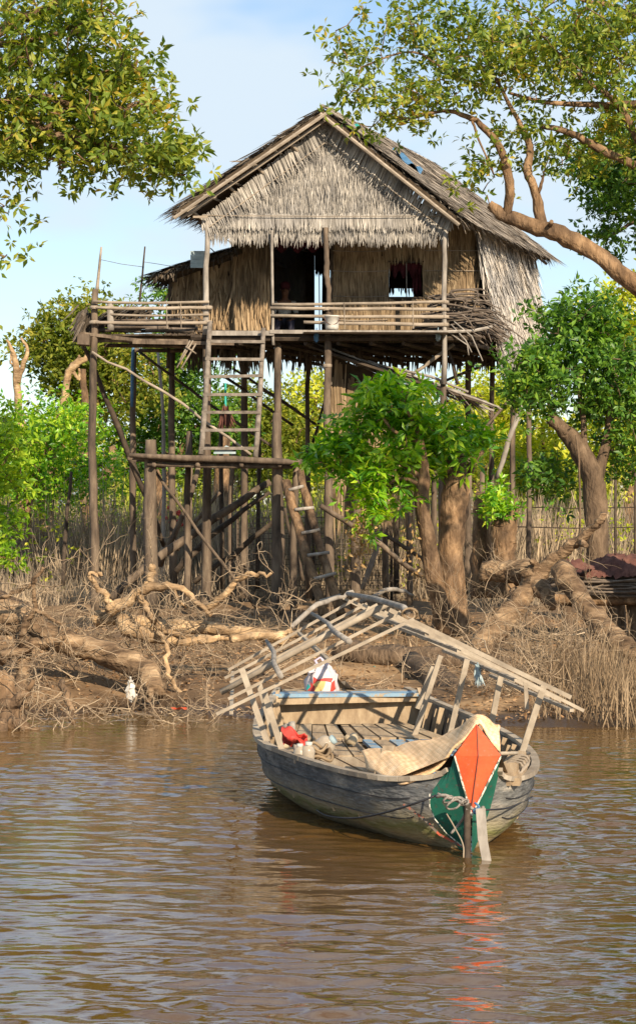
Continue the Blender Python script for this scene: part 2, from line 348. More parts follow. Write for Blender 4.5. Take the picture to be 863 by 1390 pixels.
# ------------------------------------------------------------------ stilt house
GH = .3                                             # ground level under the house
SH = .36                                            # the plan is skewed: going back moves right
FZ = 5.62                                           # floor top
def hp(px, py, D): return P(px, py, D)
def thatch(mb, O, Uv, Vv, Nn, rows, W, Lf=2.3, lean=.12, mask=None, bend=.12, dens=1.5, tipj=.25, off=.02, m=0):
    """rows of hanging palm leaves on the parallelogram O + u*Uv + v*Vv (v down)"""
    lu = np.linalg.norm(Uv); lv = np.linalg.norm(Vv); dv = 1 / rows; n = int(lu / W * dens)
    for j in range(rows):
        for lay in range(2):
            u = rng.random(n); v = np.full(n, j * dv) + rng.uniform(-.35, .35, n) * dv
            ln = lv * dv * Lf * rng.uniform(1 - tipj, 1 + tipj, n)
            B = O + u[:, None] * Uv + np.clip(v, 0, 1)[:, None] * Vv + Nn * (off + rng.random((n, 1)) * off)
            if mask is not None:
                k = mask(B) & mask(B + U(Vv) * ln[:, None] * .8); B = B[k]; ln = ln[k]
            if not len(B): continue
            D = U(Vv) + U(Uv) * rng.normal(0, lean, (len(B), 1)) + Nn * .03
            mb.blades(B, D, ln, W * rng.uniform(.6, 1.3, len(B)), np.tile(Nn, (len(B), 1)) + rng.normal(0, .25, B.shape), bend * rng.uniform(.2, 1.5, len(B)), m)

house = thing('stilt_house', (0.2, 42, GH), 'tall thatched wooden house raised on thin stilts above the river bank', 'house')
yF, yW, yB = 42.0, 43.8, 47.9
def back(p, dy): return np.asarray(p) + A(SH * dy, dy, 0)
# front gable of grey leaves
gl, gr, ga = A(-2.16, 42, 7.60), A(2.50, 42, 7.55), A(.16, 42, 9.62)
def in_gable(B):
    z = B[:, 2]; x = B[:, 0]
    t = (z - 7.4) / (9.62 - 7.5)
    return (x > -2.2 + t * 2.36) & (x < 2.54 - t * 2.38)
g = MB(); g.smooth = False
g.add([gl + A(0, .1, .05), gr + A(0, .1, .05), ga + A(0, .1, 0), gl + A(0, .14, .05), gr + A(0, .14, .05), ga + A(0, .14, 0)],
      Q=[(0, 1, 4, 3), (1, 2, 5, 4), (2, 0, 3, 5)], T=[(0, 2, 1), (3, 4, 5)])
gab = g.build('gable_panel', M['backing'], house)
g = F_(); thatch(g, A(-2.2, 42.06, 9.6), A(4.75, 0, 0), A(0, 0, -2.15), A(0, -1, 0), 12, .021, Lf=1.9, lean=.10, mask=lambda B: in_gable(B - A(0, 0, .12)), bend=.14, dens=1.9)
# fringe along the bottom
n = 620; x = np.linspace(-2.2, 2.54, n) + rng.normal(0, .01, n)
g.blades(np.stack([x, np.full(n, 41.96), 7.82 + .02 * rng.normal(size=n)], 1), A(0, -.05, -1) + rng.normal(0, .1, (n, 3)) * A(1, .2, 0), rng.uniform(.25, .33, n), .024,
         A(0, -1, 0) + rng.normal(0, .25, (n, 3)), .1, tip=.3)
# the leaves folded over the slanting edges stand square to them
for a, c, sx in ((gl + A(-.04, 0, .15), ga, 1), (gr + A(.04, 0, .15), ga, -1)):
    n = 230; t = np.linspace(0, 1, n)[:, None]; e = U(c - a); q = U(np.cross(A(0, -1, 0), e)) * (1 if sx < 0 else -1)
    q = q if q[2] < 0 else -q
    Bp = a + (c - a) * t + A(0, -.07, 0) + rng.normal(0, .012, (n, 3))
    k = np.minimum(1, (1 - t[:, 0]) * 6 + .25)
    g.blades(Bp, q - e * .25 + rng.normal(0, .07, (n, 3)), rng.uniform(.34, .50, n) * k, .03, np.tile(A(0, -1, 0), (n, 1)) + rng.normal(0, .2, (n, 3)), .06)
g.build('leaf_cladding', M['gable'], gab)
g = F_(); g.tube([A(-2.2, 41.90, 7.80), A(.2, 41.89, 7.78), A(2.52, 41.90, 7.79)], .008, 5)
for a, c in ((gl, ga), (gr, ga)): g.tube([a + A(.1 * (1 if a[0] < 0 else -1), -.1, -.02 + .0), c + A(0, -.1, -.42)], .012, 5)
g.build('batten', M['rail'], gab)

# main room walls: front wall with doorway and window, side, back
WZ1 = 7.85
def panel(mb, p0, p1, z0, z1, th=.04, z1b=None):
    """upright panel between two plan points"""
    p0 = np.asarray(p0, float); p1 = np.asarray(p1, float); d = U(p1 - p0); n = A(-d[1], d[0], 0) * th
    z1b = z1 if z1b is None else z1b
    b_ = [A(p0[0], p0[1], z0), A(p1[0], p1[1], z0), A(p1[0], p1[1], z0) + n, A(p0[0], p0[1], z0) + n]
    t_ = [A(p0[0], p0[1], z1), A(p1[0], p1[1], z1b), A(p1[0], p1[1], z1b) + n, A(p0[0], p0[1], z1) + n]
    mb.hexa(b_, t_)
sW = yW / F
wx = lambda px: (px - XC) * sW
wz = lambda py: HC - (py - YH) * sW
xl, d0, d1, w0, w1, xr = wx(316), wx(367), wx(450), wx(527), wx(574), wx(651)
wz0, wz1 = wz(404), wz(355)
g = F_()
panel(g, (xl, yW), (d0, yW), FZ, WZ1 + .5, .05)
panel(g, (d1, yW), (w0, yW), FZ, WZ1 + .2, .05)
panel(g, (w0 + .002, yW), (w1 - .002, yW), FZ, wz0, .05); panel(g, (w0 + .002, yW), (w1 - .002, yW), wz1, WZ1 + .2, .05)
panel(g, (w1, yW), (xr, yW), FZ, WZ1 + .2, .05)
fw = g.build('front_wall', M['backing'], house)
def wmask(B):
    x, z = B[:, 0], B[:, 2]
    return ~((x > d0 - .02) & (x < d1 + .0)) & ~((x > w0) & (x < w1) & (z > wz0) & (z < wz1))
g = F_()
thatch(g, A(xl, yW - .02, WZ1 + .1), A(xr - xl, 0, 0), A(0, 0, -(WZ1 + .1 - FZ) + .12), A(0, -1, 0), 6, .034, Lf=1.25, lean=.045, mask=wmask, bend=.03, dens=2.6, tipj=.08, off=.012)
n = 110; x = rng.uniform(xl, d0 - .03, n)
g.blades(np.stack([x, np.full(n, yW - .06), rng.uniform(FZ + .3, 7.9, n)], 1), A(0, -.02, -1) + rng.normal(0, .1, (n, 3)) * A(1, .2, 0), rng.uniform(.3, .6, n), .045, A(0, -1, 0) + rng.normal(0, .3, (n, 3)), .12)
g.build('leaf_cladding', M['wall'], fw)
g = F_()
for z in (7.35, 6.95, 6.45, 5.98): 
    g.tube([A(d1 + .02, yW - .075, z), A((d1 + w0) / 2, yW - .07, z - .02), A(w0 - .02, yW - .075, z)], .009, 4)
    g.tube([A(w1 + .02, yW - .075, z), A(xr, yW - .075, z)], .009, 4)
g.tube([A(d1, yW - .08, 6.20), A(w0, yW - .08, 6.21), A(xr, yW - .08, 6.19)], .012, 4)
g.build('batten', M['rail'], fw)
# window
wf = F_(); zc = (wz0 + wz1) / 2
for a, c in (((w0, wz0), (w1, wz0)), ((w0, wz1), (w1, wz1))): wf.beam(A(a[0] - .02, yW - .03, a[1]), A(c[0] + .02, yW - .03, c[1]), .05, .035)
for x in (w0, w1): wf.beam(A(x, yW - .03, wz0 + .02), A(x, yW - .03, wz1 - .02), .03, .05)
wfo = wf.build('window_frame', M['darkwood'], house)
g = MB(); g.tube([A(w0 + .36, yW - .02, wz0), A(w0 + .355, yW - .02, wz1)], .011, 5); g.build('bar', M['greywood'], wfo)
M['redcloth'] = mat('dark red cloth', [(.045, .009, .013), (.10, .02, .028)], 5, bump=.3)
def cloth(mb, a, c, zt, zb, y, amp=.03, fr=16, n=50, rag=.05):
    u = np.linspace(0, 1, n); rows = []
    for k, v in enumerate(np.linspace(0, 1, 6)):
        x = a + (c - a) * u; yy = y + amp * np.sin(u * fr * 2) * (.3 + v) + amp * .5 * np.sin(u * fr * 5 + v * 3)
        zz = zt + (zb - zt) * v + (v ** 3) * rag * np.sin(u * 23 + 1) + 0 * u
        rows.append(np.stack([x, yy, zz], -1))
    mb.grid(np.array(rows))
g = MB(); cloth(g, w0 + .03, w1 - .02, wz1 - .02, wz1 - .24, yW + .10, rag=.08); cloth(g, w1 - .2, w1 - .03, wz1 - .04, wz0 + .12, yW + .16, fr=5)
g.build('window_curtain', M['redcloth'], house)
# doorway
g = F_(); g.beam(A(d0 - .0, yW - .035, FZ), A(d0, yW - .035, 7.9), .05, .06); g.beam(A(d1, yW - .035, FZ), A(d1 + .01, yW - .035, 7.9), .05, .06)
g.beam(A(d0 + .03, yW - .03, 7.72), A(d1 - .03, yW - .03, 7.72), .05, .06); g.build('door_frame', M['darkwood'], house)
g = MB(); cloth(g, d0 + .03, d1 - .03, 7.70, 7.38, yW + .08, rag=.06); g.build('door_curtain', M['redcloth'], house)
# right wall: long pale leaves hanging past the floor
a0 = A(3.10, 43.75, 0); a1 = A(4.62, 47.95, 0)
g = F_(); panel(g, a1[:2], a0[:2], 5.45, 7.95, .05); sw = g.build('side_wall', M['backing'], house)
g = F_(); e = U(a1 - a0); nn = U(A(e[1], -e[0], 0)); Ld = np.linalg.norm(a1 - a0)
for j, (z, flare) in enumerate([(5.65, .44), (5.9, .42), (6.2, .36), (6.5, .30), (6.8, .22), (7.1, .15), (7.4, .09), (7.75, .04)]):
    for lay in range(2):
        n = 420; t = rng.random(n) ** 1.1 * 1.03 - .03
        B = a0 + e * Ld * t[:, None] + nn * (flare * (.35 + .65 * (1 - t[:, None] * .55)) + rng.uniform(.0, .06, (n, 1))) + A(0, 0, 1) * (z + rng.uniform(-.1, .1, (n, 1)))
        g.blades(B, A(0, 0, -1) + nn * .13 + e * rng.normal(.0, .14, (n, 1)), rng.uniform(.45, .85, n), rng.uniform(.02, .04, n), nn + rng.normal(0, .3, (n, 3)), rng.uniform(-.05, .22, n))
g.build('leaf_cladding', M['side'], sw)
# left wall of the room and back wall (with the gap seen through the doorway)
bl, br = A(xl + SH * (yB - yW) * .97, yB, 0), A(4.60, yB, 0)
g = F_(); panel(g, (xl, yW + .06), (bl[0], yB), FZ, 8.1, .04); g.build('left_wall', M['backing'], house)
sB = yB / F; bx = lambda px: (px - XC) * sB
bz = lambda py: HC - (py - YH) * sB
g = F_()
panel(g, (bl[0], yB), (bx(427), yB), FZ, 8.1); panel(g, (bx(427) + .002, yB), (bx(449), yB), bz(366), 8.1); panel(g, (bx(449) + .002, yB), (bx(528), yB), FZ, 8.1)
panel(g, (bx(528) + .002, yB), (bx(561), yB), bz(391), 8.1); panel(g, (bx(528) + .002, yB), (bx(561), yB), FZ, bz(404)); panel(g, (bx(561) + .002, yB), (br[0], yB), FZ, 8.1)
bw = g.build('back_wall', M['backing'], house)
g = F_()
for xa, xb, zt, cnt in ((bx(427), bx(449), bz(363), 26), (bx(528), bx(561), bz(390), 22)):
    x = rng.uniform(xa, xb, cnt)
    g.blades(np.stack([x, np.full(cnt, yB - .05), np.full(cnt, zt)], 1), A(0, 0, -1) + rng.normal(0, .08, (cnt, 3)) * A(1, 0, 0), rng.uniform(.08, .22, cnt), .03, np.tile(A(0, -1, 0), (cnt, 1)), 0)
g.tube([A(bx(434), yB - .08, FZ), A(bx(433), yB - .08, bz(360))], .012, 5); g.tube([A(bx(441.5), yB - .3, FZ), A(bx(442.5), yB - .3, bz(355))], .085, 7)
g.build('leaf_cladding', M['fringe'], bw)

# roof: two slopes of straw over a pole frame
eF = 41.55; eB = 48.4
rf, rb = A(.10, eF, 9.72), back(A(.10, eF, 9.72), eB - eF)
le = A(-2.66, eF, 7.84); re_ = A(2.62, eF, 7.72)
roof = None
for sidx, e0 in ((0, le), (1, re_)):
    e1 = back(e0, eB - eF); r0, r1 = rf, rb
    nrm = U(np.cross(r1 - r0, e0 - r0)); nrm = nrm if nrm[2] > 0 else -nrm
    g = F_(); g.slab([r0, r1, e1, e0], .05, nrm); sl_ = g.build('roof_slope', M['backing'], house)
    g = F_()
    D_ = e0 - r0
    thatch(g, r0 + nrm * .02, r1 - r0, D_, nrm, 14, .034, Lf=2.3, lean=.14, bend=.03, dens=1.6, off=.035)
    # shaggy eave and front verge
    n = 420; t = rng.random(n)[:, None]
    g.blades(e0 + (e1 - e0) * t - U(D_) * rng.uniform(0, .25, (n, 1)) + nrm * rng.uniform(-.03, .08, (n, 1)), U(D_) + rng.normal(0, .16, (n, 3)) + A(0, 0, -.12), rng.uniform(.16, .36, n), .03, nrm + rng.normal(0, .3, (n, 3)), -.25)
    for yy, k in ((0, 260), (1, 120)):
        n = k; t = rng.random(n)[:, None]; q0, q1 = (r0, e0) if yy == 0 else (r1, e1)
        g.blades(q0 + (q1 - q0) * t + A(0, .1 if yy == 0 else -.1, 0) + nrm * rng.uniform(-.02, .09, (n, 1)), U(D_) * .9 + A(-SH * .4, -.45 if yy == 0 else .45, 0) + rng.normal(0, .2, (n, 3)), rng.uniform(.12, .27, n), .03, nrm + rng.normal(0, .3, (n, 3)), -.1)
    g.build('straw', M['roof'], sl_)
    g = F_()                                       # rafters and battens below
    for q in np.linspace(.02, .98, 9):
        a = r0 + (r1 - r0) * q - nrm * .12; c = e0 + (e1 - e0) * q - nrm * .12 + U(D_) * .05
        g.tube([a, (a + c) / 2 + rng.normal(0, .01, 3), c], .03, 6)
    for q in np.linspace(.06, .97, 7): g.tube([r0 + D_ * q - nrm * .075 - U(r1 - r0) * .06, r1 + D_ * q - nrm * .075], .024, 5)
    g.tube([r0 - nrm * .1 - A(0, .05, -.02), e0 - nrm * .1 - A(0, .05, 0) + U(D_) * .12], .035, 6)
    g.build('rafter_frame', M['rail'], sl_)
g = F_()
n = 260; t = rng.random(n)[:, None]; sg = np.where(rng.random(n) > .5, 1, -1)[:, None]
g.blades(rf + (rb - rf) * t + A(0, 0, .1) - sg * A(.05, 0, 0), sg * A(1, 0, 0) + A(0, 0, -.62) + rng.normal(0, .12, (n, 3)), rng.uniform(.3, .55, n), .05, A(0, 0, 1) + sg * A(.3, 0, 0), -.05)
g.tube([rf + A(-.02, -.1, .08), rb + A(0, 0, .08)], .03, 6); g.build('roof_ridge', M['roof'], house)
# pole ends poking out beside the front slope, as on the left eave
g = F_()
for px, py in ((254, 279), (304, 246), (345, 222), (392, 192)):
    c = P(px, py, 41.7); g.tube([c, c + A(.34, .5, -.28)], .03, 6); g.build('purlin', M['rail'], house); g = F_()
g.beam(P(253, 291, 41.7), P(292, 264, 41.9), .03, .10); g.beam(P(262, 294, 41.8), P(282, 294, 41.8), .03, .04)
g.beam(P(618, 300, 41.8), P(575, 272, 41.85), .03, .09)
g.build('verge_board', M['rail'], house)

# left wing with its low lean-to roof
aw0, aw1 = (232 - XC) * 44 / F, (322 - XC) * 44 / F
yA = 44.0
g = F_(); panel(g, (aw0, yA), (aw1, yA), FZ - .02, 6.98, .05, 7.42); panel(g, (aw0 + 1.0, yA + 2.8), (aw0, yA + .05), FZ, 6.95, .05)
an = g.build('wing_wall', M['backing'], house)
g = F_()
thatch(g, A(aw0 + .02, yA - .03, 7.32), A(aw1 - aw0, 0, 0), A(0, 0, -1.55), A(0, -1, 0), 6, .05, Lf=1.9, lean=.16, bend=.2, dens=1.8,
       mask=lambda B: B[:, 2] < 6.96 + .42 * (B[:, 0] - aw0) / (aw1 - aw0))
g.build('leaf_cladding', M['wall'], an); g = F_()
n = 60; g.blades(A(aw0, yA, 0) + A(1.0, 2.75, 0) * rng.random((n, 1)) + A(0, 0, 1) * rng.uniform(6.2, 6.9, (n, 1)), A(0, 0, -1) + rng.normal(0, .06, (n, 3)), rng.uniform(.4, .7, n), .05, np.tile(A(-1, -.3, 0), (n, 1)), .08)
g.build('leaf_cladding', M['wall'], an)
q = [P(206, 373, 43.3), P(322, 336, 43.5), P(330, 345, 47.0) + A(1.0, 0, .12), P(215, 380, 47.0) + A(.5, 0, 0)]
q[2] = q[1] + A(.9, 2.9, 0); q[3] = q[0] + A(.9, 2.9, 0)
g = F_(); nr = U(np.cross(q[1] - q[0], q[3] - q[0])); nr = nr if nr[2] > 0 else -nr
g.slab(q, .09, nr); wr_ = g.build('wing_roof', M['backing'], house)
g = F_(); thatch(g, q[1] + nr * .01, q[2] - q[1], q[0] - q[1], nr, 6, .05, Lf=2.2, lean=.2, bend=0.0, dens=1.3, off=.02)
n = 150; t = rng.random((n, 1)); g.blades(q[0] + (q[3] - q[0]) * t + nr * rng.uniform(-.08, .03, (n, 1)), A(-.7, 0, -.55) + rng.normal(0, .25, (n, 3)), rng.uniform(.15, .38, n), .04, nr + rng.normal(0, .4, (n, 3)), -.2)
n = 170; t = rng.random((n, 1)); g.blades(q[0] + (q[1] - q[0]) * t + nr * rng.uniform(-.08, .03, (n, 1)), A(-.35, -.5, -.45) + rng.normal(0, .35, (n, 3)), rng.uniform(.1, .28, n), .04, nr + rng.normal(0, .4, (n, 3)), -.2)
g.build('straw', M['fringe'], wr_)
g = F_(); g.tube([P(222, 376, 43.6), P(240, 381, 43.7)], .035, 6); g.tube([P(228, 500, 43.9), P(231, 374, 43.9)], .04, 6); g.build('wing_post', M['darkwood'], house)

# floor deck
dk = F_()
def planks(mb, x0, x1, y0, y1, z, w=.16, th=.035, skew=SH, gap=.012):
    x = x0
    while x < x1:
        ww = w * rng.uniform(.8, 1.2); zz = z + rng.normal(0, .004); f = rng.uniform(-.03, .03)
        x2 = min(x + ww, x1)
        b_ = [A(x, y0 + f, zz - th), A(x2 - gap, y0 + f, zz - th), A(x2 - gap + skew * (y1 - y0), y1, zz - th), A(x + skew * (y1 - y0), y1, zz - th)]
        mb.hexa(b_, [p + A(0, 0, th) for p in b_]); x = x2
planks(dk, -2.3, 3.0, 41.9, 48.0, FZ, .17)
dk.build('floor_deck', M['darkwood'], house)
dk = F_(); planks(dk, -4.45, -2.31, 42.0, 45.2, FZ - .06, .15, skew=.36)
ld = dk.build('side_deck', M['darkwood'], house)
g = F_()
for y in (42.1, 43.4, 44.7): g.tube([A(-4.7 + SH * (y - 42), y, FZ - .17), A(-2.1 + SH * (y - 42), y, FZ - .2)], .045, 6)
g.beam(P(108, 452, 41.95), P(200, 463, 41.95), .04, .06); g.beam(P(180, 464, 41.93), P(318, 466, 41.93), .04, .07); g.beam(P(107, 461, 42), P(123, 462, 42), .5, .2)
g.build('joist', M['post'], ld)
g = F_()
for y in (41.97, 43.8, 45.8, 47.7):
    o = SH * (y - 42); g.tube([A(-2.4 + o, y, FZ - .13), A(.3 + o, y, FZ - .15), A(3.1 + o, y, FZ - .13)], .06, 6)
for x in np.arange(-2.1, 3, .62): g.tube([A(x, 42, FZ - .24), A(x + SH * 5.9, 47.9, FZ - .24)], .04, 6)
g.build('joist', M['darkwood'], house)
g = F_(); g.beam(P(284, 452, 41.86), P(372, 452, 41.86), .05, .09); g.beam(P(366, 450, 41.84), P(606, 451, 41.84), .05, .07); g.beam(P(412, 450, 41.62), P(608, 450.5, 41.62), .36, .035); g.tube([P(600, 450, 41.8), P(640, 449, 41.9), P(668, 443, 42.0)], .03, 6)
g.build('edge_board', M['greywood'], house)
# straw hanging below the floor
for (x0, x1, y, n, L0, L1) in ((-1.9, 3.6, 46.6, 260, .15, .55), (-2.2, 1.0, 44.6, 120, .1, .4), (-2.7, -1.2, 44.1, 110, .3, .75), (3.0, 4.2, 46, 70, .2, .5)):
    g = F_(); x = rng.uniform(x0, x1, n)
    g.blades(np.stack([x, y + rng.normal(0, .15, n), np.full(n, FZ - .05)], 1), A(0, 0, -1) + rng.normal(0, .12, (n, 3)), rng.uniform(L0, L1, n), .045, A(0, -1, 0) + rng.normal(0, .3, (n, 3)), .05)
    g.build('hanging_straw', M['fringe'], house)

# stilts
def post(ctl, n=8, parent=house, m='post', name='post', rough=.07, wob=.006):
    g = MB(); wood(g, [(a, b_, d_, w_ * .88) for a, b_, d_, w_ in ctl], n=n, k=4, rough=rough, wob=wob); return g.build(name, M[m], parent)
post([(129, 392, 42, 9), (128, 470, 42, 11), (125, 600, 42, 12), (128, 720, 42, 13), (129, 835, 42, 14)])
post([(282, 300, 41.95, 8), (280, 380, 41.95, 9), (279, 455, 41.95, 10)], m='greywood')
post([(280, 450, 42.1, 12), (281, 600, 42.1, 13), (280, 760, 42.1, 15), (280, 835, 42.1, 16)])
post([(370, 312, 41.9, 4.5), (370, 400, 41.9, 5), (371, 468, 41.9, 5)], m='greywood', n=6)
post([(442, 308, 41.92, 8), (443, 350, 41.92, 8.5), (443, 372, 41.92, 9), (446, 400, 41.92, 8), (445, 450, 41.92, 8)], m='post')
post([(604, 312, 41.9, 7), (603, 400, 41.9, 8), (602, 521, 41.9, 8.5)], m='greywood')
post([(445, 450, 42, 11), (444, 560, 42, 13), (446, 690, 42, 13), (448, 825, 42, 14)])
post([(377, 470, 42.2, 11), (376, 600, 42.2, 12), (375, 830, 42.2, 14)])
post([(182, 470, 44.8, 8), (180, 600, 44.8, 9), (182, 815, 44.8, 11)])
post([(234, 478, 45.0, 9), (233, 600, 45, 11), (236, 815, 45, 12)])
post([(331, 478, 45.5, 8), (332, 600, 45.5, 10), (330, 812, 45.5, 11)])
post([(418, 485, 45.5, 8), (417, 560, 45.5, 8), (419, 812, 45.5, 10)])
post([(258, 585, 45.2, 7), (255, 812, 45.2, 9)]); post([(318, 600, 46, 6), (312, 700, 46, 7), (314, 808, 46, 8)])
post([(500, 560, 42.6, 13), (484, 690, 42.6, 14), (482, 826, 42.6, 16)]); post([(521, 640, 44, 9), (523, 815, 44, 11)])
post([(556, 520, 43, 9), (555, 700, 43, 9), (557, 822, 43, 10)]); post([(602, 515, 42, 9), (600, 650, 42, 12), (600, 828, 42, 14)])
post([(536, 480, 46, 8), (538, 560, 46, 8), (538, 806, 46, 9)], m='darkwood'); post([(636, 470, 45.5, 9), (636, 640, 45.5, 10), (634, 808, 45.5, 11)])
post([(668, 480, 46, 8), (667, 640, 46, 9), (666, 806, 46, 9)]); post([(696, 488, 47.7, 7), (695, 600, 47.7, 7.5), (694, 795, 47.7, 8)])
post([(590, 600, 46, 9), (588, 806, 46, 10)]); post([(654, 640, 44.5, 8), (655, 812, 44.5, 9)])
post([(352, 560, 47, 6), (350, 800, 47, 7)], m='darkwood'); post([(299, 560, 47.2, 6), (302, 800, 47.2, 7)], m='darkwood')
# braces
def brace(ctl, m='darkwood', n=6): return post(ctl, n, house, m, 'brace', .1, .01)
brace([(110, 458, 43, 6), (135, 520, 43.4, 8), (160, 580, 43.8, 9), (200, 680, 44.4, 9), (224, 742, 44.9, 8)])
brace([(124, 478, 41.85, 4), (220, 530, 41.95, 4.5), (340, 617, 42.05, 5)], 'rail')
brace([(189, 478, 44.5, 4.5), (280, 545, 44.5, 5), (378, 612, 44.5, 5)])
brace([(316, 500, 45, 4), (400, 556, 45, 4.5), (448, 590, 45, 4)]); brace([(303, 510, 45.3, 5), (398, 578, 45.3, 5)])
brace([(350, 525, 45.1, 4), (440, 582, 45.1, 4)]); brace([(441, 545, 45, 4), (425, 600, 45.6, 5)])
brace([(210, 640, 40.9, 5), (270, 722, 41.0, 5.5), (348, 825, 41.2, 6)], 'post')
brace([(435, 686, 41.2, 9), (500, 728, 41.4, 9), (573, 784, 41.6, 9)], 'post'); brace([(521, 724, 42.5, 7), (580, 764, 42.6, 7)])
brace([(559, 508, 42.4, 6), (617, 466, 42.4, 6)], 'rail'); brace([(597, 520, 44, 5), (664, 492, 44, 5)]); brace([(640, 600, 45, 5), (700, 532, 46, 5)], 'post')
brace([(606, 470, 42.6, 6), (622, 522, 42.6, 6)]); brace([(673, 650, 45.5, 8), (690, 600, 45.4, 9), (708, 545, 45.3, 7)], 'greywood')
brace([(270, 636, 43.5, 8), (252, 690, 43.6, 9), (216, 768, 43.8, 10)], 'post'); brace([(492, 800, 43.6, 9), (530, 690, 43.6, 9)], 'greywood')
brace([(366, 655, 42.9, 11), (290, 705, 42.7, 13), (205, 765, 42.4, 14), (150, 812, 42.0, 14)], 'post'); brace([(366, 668, 43.3, 7), (300, 716, 43.2, 9), (238, 775, 43, 10)])
brace([(380, 700, 43.6, 8), (330, 742, 43.6, 9), (262, 790, 43.5, 10)]); brace([(300, 668, 43, 5), (280, 690, 43, 7), (262, 712, 43, 8), (240, 745, 42.6, 8)], 'post')
brace([(386, 690, 43.5, 5), (400, 745, 43.5, 7), (412, 790, 43.5, 7)])
# railings
def rail(pts, w=5.5, D=41.86, m='rail'):
    g = MB(); wood(g, [(x, y, D, w * rng.uniform(.9, 1.1)) for x, y in pts], n=6, k=3, rough=.06, wob=.004); g.build('rail', M[m], house)
rail([(126, 409), (200, 411), (284, 409)], 4); rail([(124, 417), (200, 418.5), (286, 417)], 5); rail([(150, 427), (210, 428), (284, 426)], 3.5); rail([(122, 437), (190, 438), (286, 438)], 5)
rail([(369, 413.5), (480, 412), (606, 409)], 4.5); rail([(367, 418), (480, 419), (608, 420)], 5); rail([(367, 428), (480, 429.5), (609, 430)], 5); rail([(412, 437), (500, 439), (608, 440)], 5)
post([(150, 412, 41.9, 10), (150, 448, 41.9, 12)], m='greywood'); post([(137, 334, 42.1, 3), (131, 400, 42.1, 6)], m='rail', n=5); post([(197, 334, 43.2, 2.5), (189, 414, 43.2, 4)], m='darkwood', n=5)
g = F_(); g.tube([P(137, 352, 42.1), P(165, 358, 42.6), P(195, 362, 43.2)], .006, 3); g.tube([P(195, 355, 43.2), P(215, 358, 43.3), P(238, 362, 43.3)], .006, 3); g.build('wire', M['greywood'], house)
g = F_()
for px in (226, 245, 467, 560): g.tube([P(px, 410, 41.82), P(px + 1, 446, 41.82)], .008, 4)
g.build('rail_tie', M['rail'], house)
# lashings
g = F_()
for px, py, D in ((128, 417, 41.86), (128, 437, 41.86), (282, 417, 41.86), (282, 437, 41.86), (443, 419, 41.86), (443, 429, 41.86), (603, 410, 41.86), (603, 420, 41.86), (603, 430, 41.86), (603, 440, 41.86), (444, 496, 41.95), (444, 520, 42)):
    c = P(px, py, D + .05); g.lathe(c, [(.085, -.03), (.09, -.01), (.09, .01), (.085, .03)], 8)
g.build('rope_lashing', M['rail'], house)

# ------------------------------------------------------------------ ladders, landing
lad = thing('upper_ladder', P(311, 620, 40.9), 'tall grey ladder rising from the wooden landing to the porch', 'ladder')
for a, c in (((273, 617, 40.75, 8), (285, 437, 41.7, 7)), ((347, 621, 40.75, 8), (357.5, 446, 41.7, 6))):
    g = MB(); wood(g, [a, ((a[0]+c[0])/2+1, (a[1]+c[1])/2, (a[2]+c[2])/2, 7.5), c], n=7, k=4, rough=.05, wob=.003); g.build('rail', M['ladder'], lad)
for y, t in ((463, .13), (487, .27), (511.5, .405), (535.5, .54), (559.5, .675), (584, .81), (608.5, .945)):
    D = 41.7 - .95 * t - .03; xa = 285 - 12 * t - 3; xb = 357.5 - 10.5 * t + 3
    g = F_(); g.beam(P(xa, y, D), P(xb, y + rng.normal(0, 1), D), .06, .055, jit=.1); g.build('rung', M['ladder'], lad)
land = thing('landing_platform', P(290, 800, 40.8), 'small rough wooden landing halfway up under the tall ladder', 'platform')
g = F_()
for y in np.linspace(40.45, 41.7, 8): 
    z = 3.16 + rng.normal(0, .01); g.beam(A(-3.35 + rng.uniform(-.15, .1), y, z), A(-.35 + rng.uniform(-.1, .12), y + rng.normal(0, .03), z - .06), .15, .05, jit=.08)
g.build('deck', M['post'], land)
g = MB(); wood(g, [(176, 618, 40.35, 7), (260, 622, 40.35, 9), (340, 624, 40.35, 9), (412, 628, 40.35, 8)], n=7, rough=.12); wood(g, [(200, 630, 40.5, 6), (300, 632, 40.5, 8), (400, 633, 40.5, 7)], n=6, rough=.15)
for x in (-3.0, -2.2, -1.4, -.7): g.tube([A(x, 40.35, 3.03), A(x + .1, 41.75, 3.03)], .045, 6)
g.build('bearer', M['post'], land)
for c in (((205, 597, 40.6, 15), (204, 700, 40.6, 17), (206, 842, 40.6, 19)), ((376, 560, 40.7, 12), (377, 700, 40.7, 15), (377, 838, 40.7, 17)), ((256, 586, 41.6, 7), (254, 700, 41.6, 8), (255, 830, 41.6, 10)), ((402, 628, 41.6, 8), (398, 740, 41.6, 9), (399, 832, 41.6, 10))):
    g = MB(); wood(g, c, n=8, k=4, rough=.08, wob=.006); g.build('post', M['post'], land)
low = thing('lower_ladder', P(440, 840, 38.6), 'leaning brown pole ladder with pale rungs from the mud to the landing', 'ladder')
for c in (((387, 655, 40.2, 13), (410, 735, 39.6, 14), (441, 842, 38.8, 14)), ((406, 640, 40.3, 11), (428, 720, 39.7, 12), (462, 835, 38.9, 12))):
    g = MB(); wood(g, c, n=7, k=4, rough=.12, wob=.01); g.build('rail', M['bark'], low)
for xa, ya, xb, yb in ((392, 665, 412, 660), (400, 692, 426, 689), (409, 724, 434, 719), (417, 754, 447, 750), (426, 786, 457, 778), (434, 816, 462, 808)):
    t = (ya - 655) / 187; g = MB(); wood(g, [(xa, ya, 40.1 - 1.4 * t, 5), (xb, yb, 40.15 - 1.4 * t, 5)], n=6); g.build('rung', M['greywood'], low)

